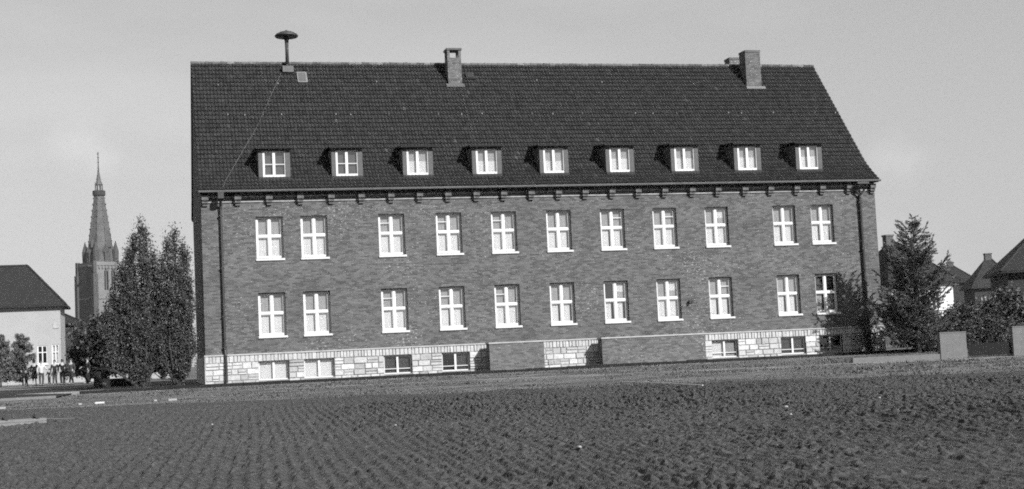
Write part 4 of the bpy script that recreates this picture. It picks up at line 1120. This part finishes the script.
# black-and-white film: more sensitive to blue than to red
lum = wm('ADD', wm('ADD', wm('MULTIPLY', sep.outputs[0], .05), wm('MULTIPLY', sep.outputs[1], .25)), wm('MULTIPLY', sep.outputs[2], .70))
SKYK = 1.17
# thin veil of high cloud
tc = N.new('ShaderNodeTexCoord'); mp = N.new('ShaderNodeMapping'); mp.inputs['Scale'].default_value = (1, 1, 3.5); Lk.new(tc.outputs['Generated'], mp.inputs['Vector'])
nz = N.new('ShaderNodeTexNoise'); nz.inputs['Scale'].default_value = 2.6; nz.inputs['Detail'].default_value = 6; nz.inputs['Roughness'].default_value = .5; Lk.new(mp.outputs[0], nz.inputs['Vector'])
mr = N.new('ShaderNodeMapRange'); mr.inputs[1].default_value = .45; mr.inputs[2].default_value = .8; mr.inputs[3].default_value = 1.0; mr.inputs[4].default_value = 1.22; Lk.new(nz.outputs['Fac'], mr.inputs[0])
lum = wm('MULTIPLY', wm('MULTIPLY', wm('POWER', lum, .5), SKYK), mr.outputs[0])
CLOUDS = [((-0.0431, 0.9879, 0.1491), .028, 1.10), ((-0.0304, 0.9898, 0.139), .02, 1.08), ((0.4894, 0.8638, 0.1195), .025, 1.10), ((0.5019, 0.8578, 0.1103), .02, 1.07)]
nz2 = N.new('ShaderNodeTexNoise'); nz2.inputs['Scale'].default_value = 45; nz2.inputs['Detail'].default_value = 4; Lk.new(tc.outputs['Generated'], nz2.inputs['Vector'])
for dv, rad, amp in CLOUDS:
    ds = N.new('ShaderNodeVectorMath'); ds.operation = 'DISTANCE'; Lk.new(tc.outputs['Generated'], ds.inputs[0]); ds.inputs[1].default_value = dv
    jn = wm('MULTIPLY', nz2.outputs['Fac'], .03)
    dd_ = wm('ADD', ds.outputs['Value'], jn)
    cm = N.new('ShaderNodeMapRange'); cm.interpolation_type = 'SMOOTHSTEP'; Lk.new(dd_, cm.inputs[0])
    for i, q in enumerate((.012, .015 + rad, amp, 1.0)): cm.inputs[i + 1].default_value = q
    lum = wm('MULTIPLY', lum, cm.outputs[0])
cb = N.new('ShaderNodeCombineColor')
for i in range(3): Lk.new(lum, cb.inputs[i])
bg = N['Background']; Lk.new(cb.outputs[0], bg.inputs[0]); bg.inputs[1].default_value = .11
sl = bpy.data.lights.new('sun', 'SUN'); sl.energy = 5.0; sl.angle = R(.5); sl.color = (1, 1, 1)
so = bpy.data.objects.new('sun', sl); COL.objects.link(so); so.rotation_euler = sd.to_track_quat('Z', 'Y').to_euler(); so.location = (20, -40, 40)

cx, D, h, yaw, pitch, roll, f = -2.35598, 65.62666, .82562, .2518637, .0755199, -.0468395, 1416.0654
cy_, sy_ = math.cos(yaw), math.sin(yaw); cp2, sp2 = math.cos(pitch), math.sin(pitch)
Fv = Vector((sy_ * cp2, cy_ * cp2, sp2)); Rv = Vector((cy_, -sy_, 0)); Uv = Rv.cross(Fv)
c_, s_ = math.cos(roll), math.sin(roll); R2 = c_ * Rv + s_ * Uv; U2 = -s_ * Rv + c_ * Uv
cam = bpy.data.cameras.new('camera'); co = bpy.data.objects.new('camera', cam); COL.objects.link(co)
co.matrix_world = Matrix(((R2.x, U2.x, -Fv.x, cx), (R2.y, U2.y, -Fv.y, -D), (R2.z, U2.z, -Fv.z, h), (0, 0, 0, 1)))
cam.sensor_width = 36; cam.sensor_fit = 'HORIZONTAL'; cam.lens = f * 36 / 1024; cam.clip_end = 9000; cam.clip_start = .2
sc.camera = co
sc.view_settings.view_transform = 'Standard'; sc.view_settings.look = 'None'; sc.view_settings.gamma = 1; sc.view_settings.use_curve_mapping = False
sc.view_settings.exposure = 0.85
sc.cycles.max_bounces = 6; sc.cycles.transparent_max_bounces = 12; sc.cycles.volume_bounces = 0

sc.cycles.use_denoising = False   # the photograph is a grainy film frame

sc.cycles.pixel_filter_type = 'BLACKMAN_HARRIS'; sc.cycles.filter_width = 1.9   # soft old lens
sc.cycles.use_adaptive_sampling = True; sc.cycles.adaptive_threshold = .03; sc.cycles.adaptive_min_samples = 12
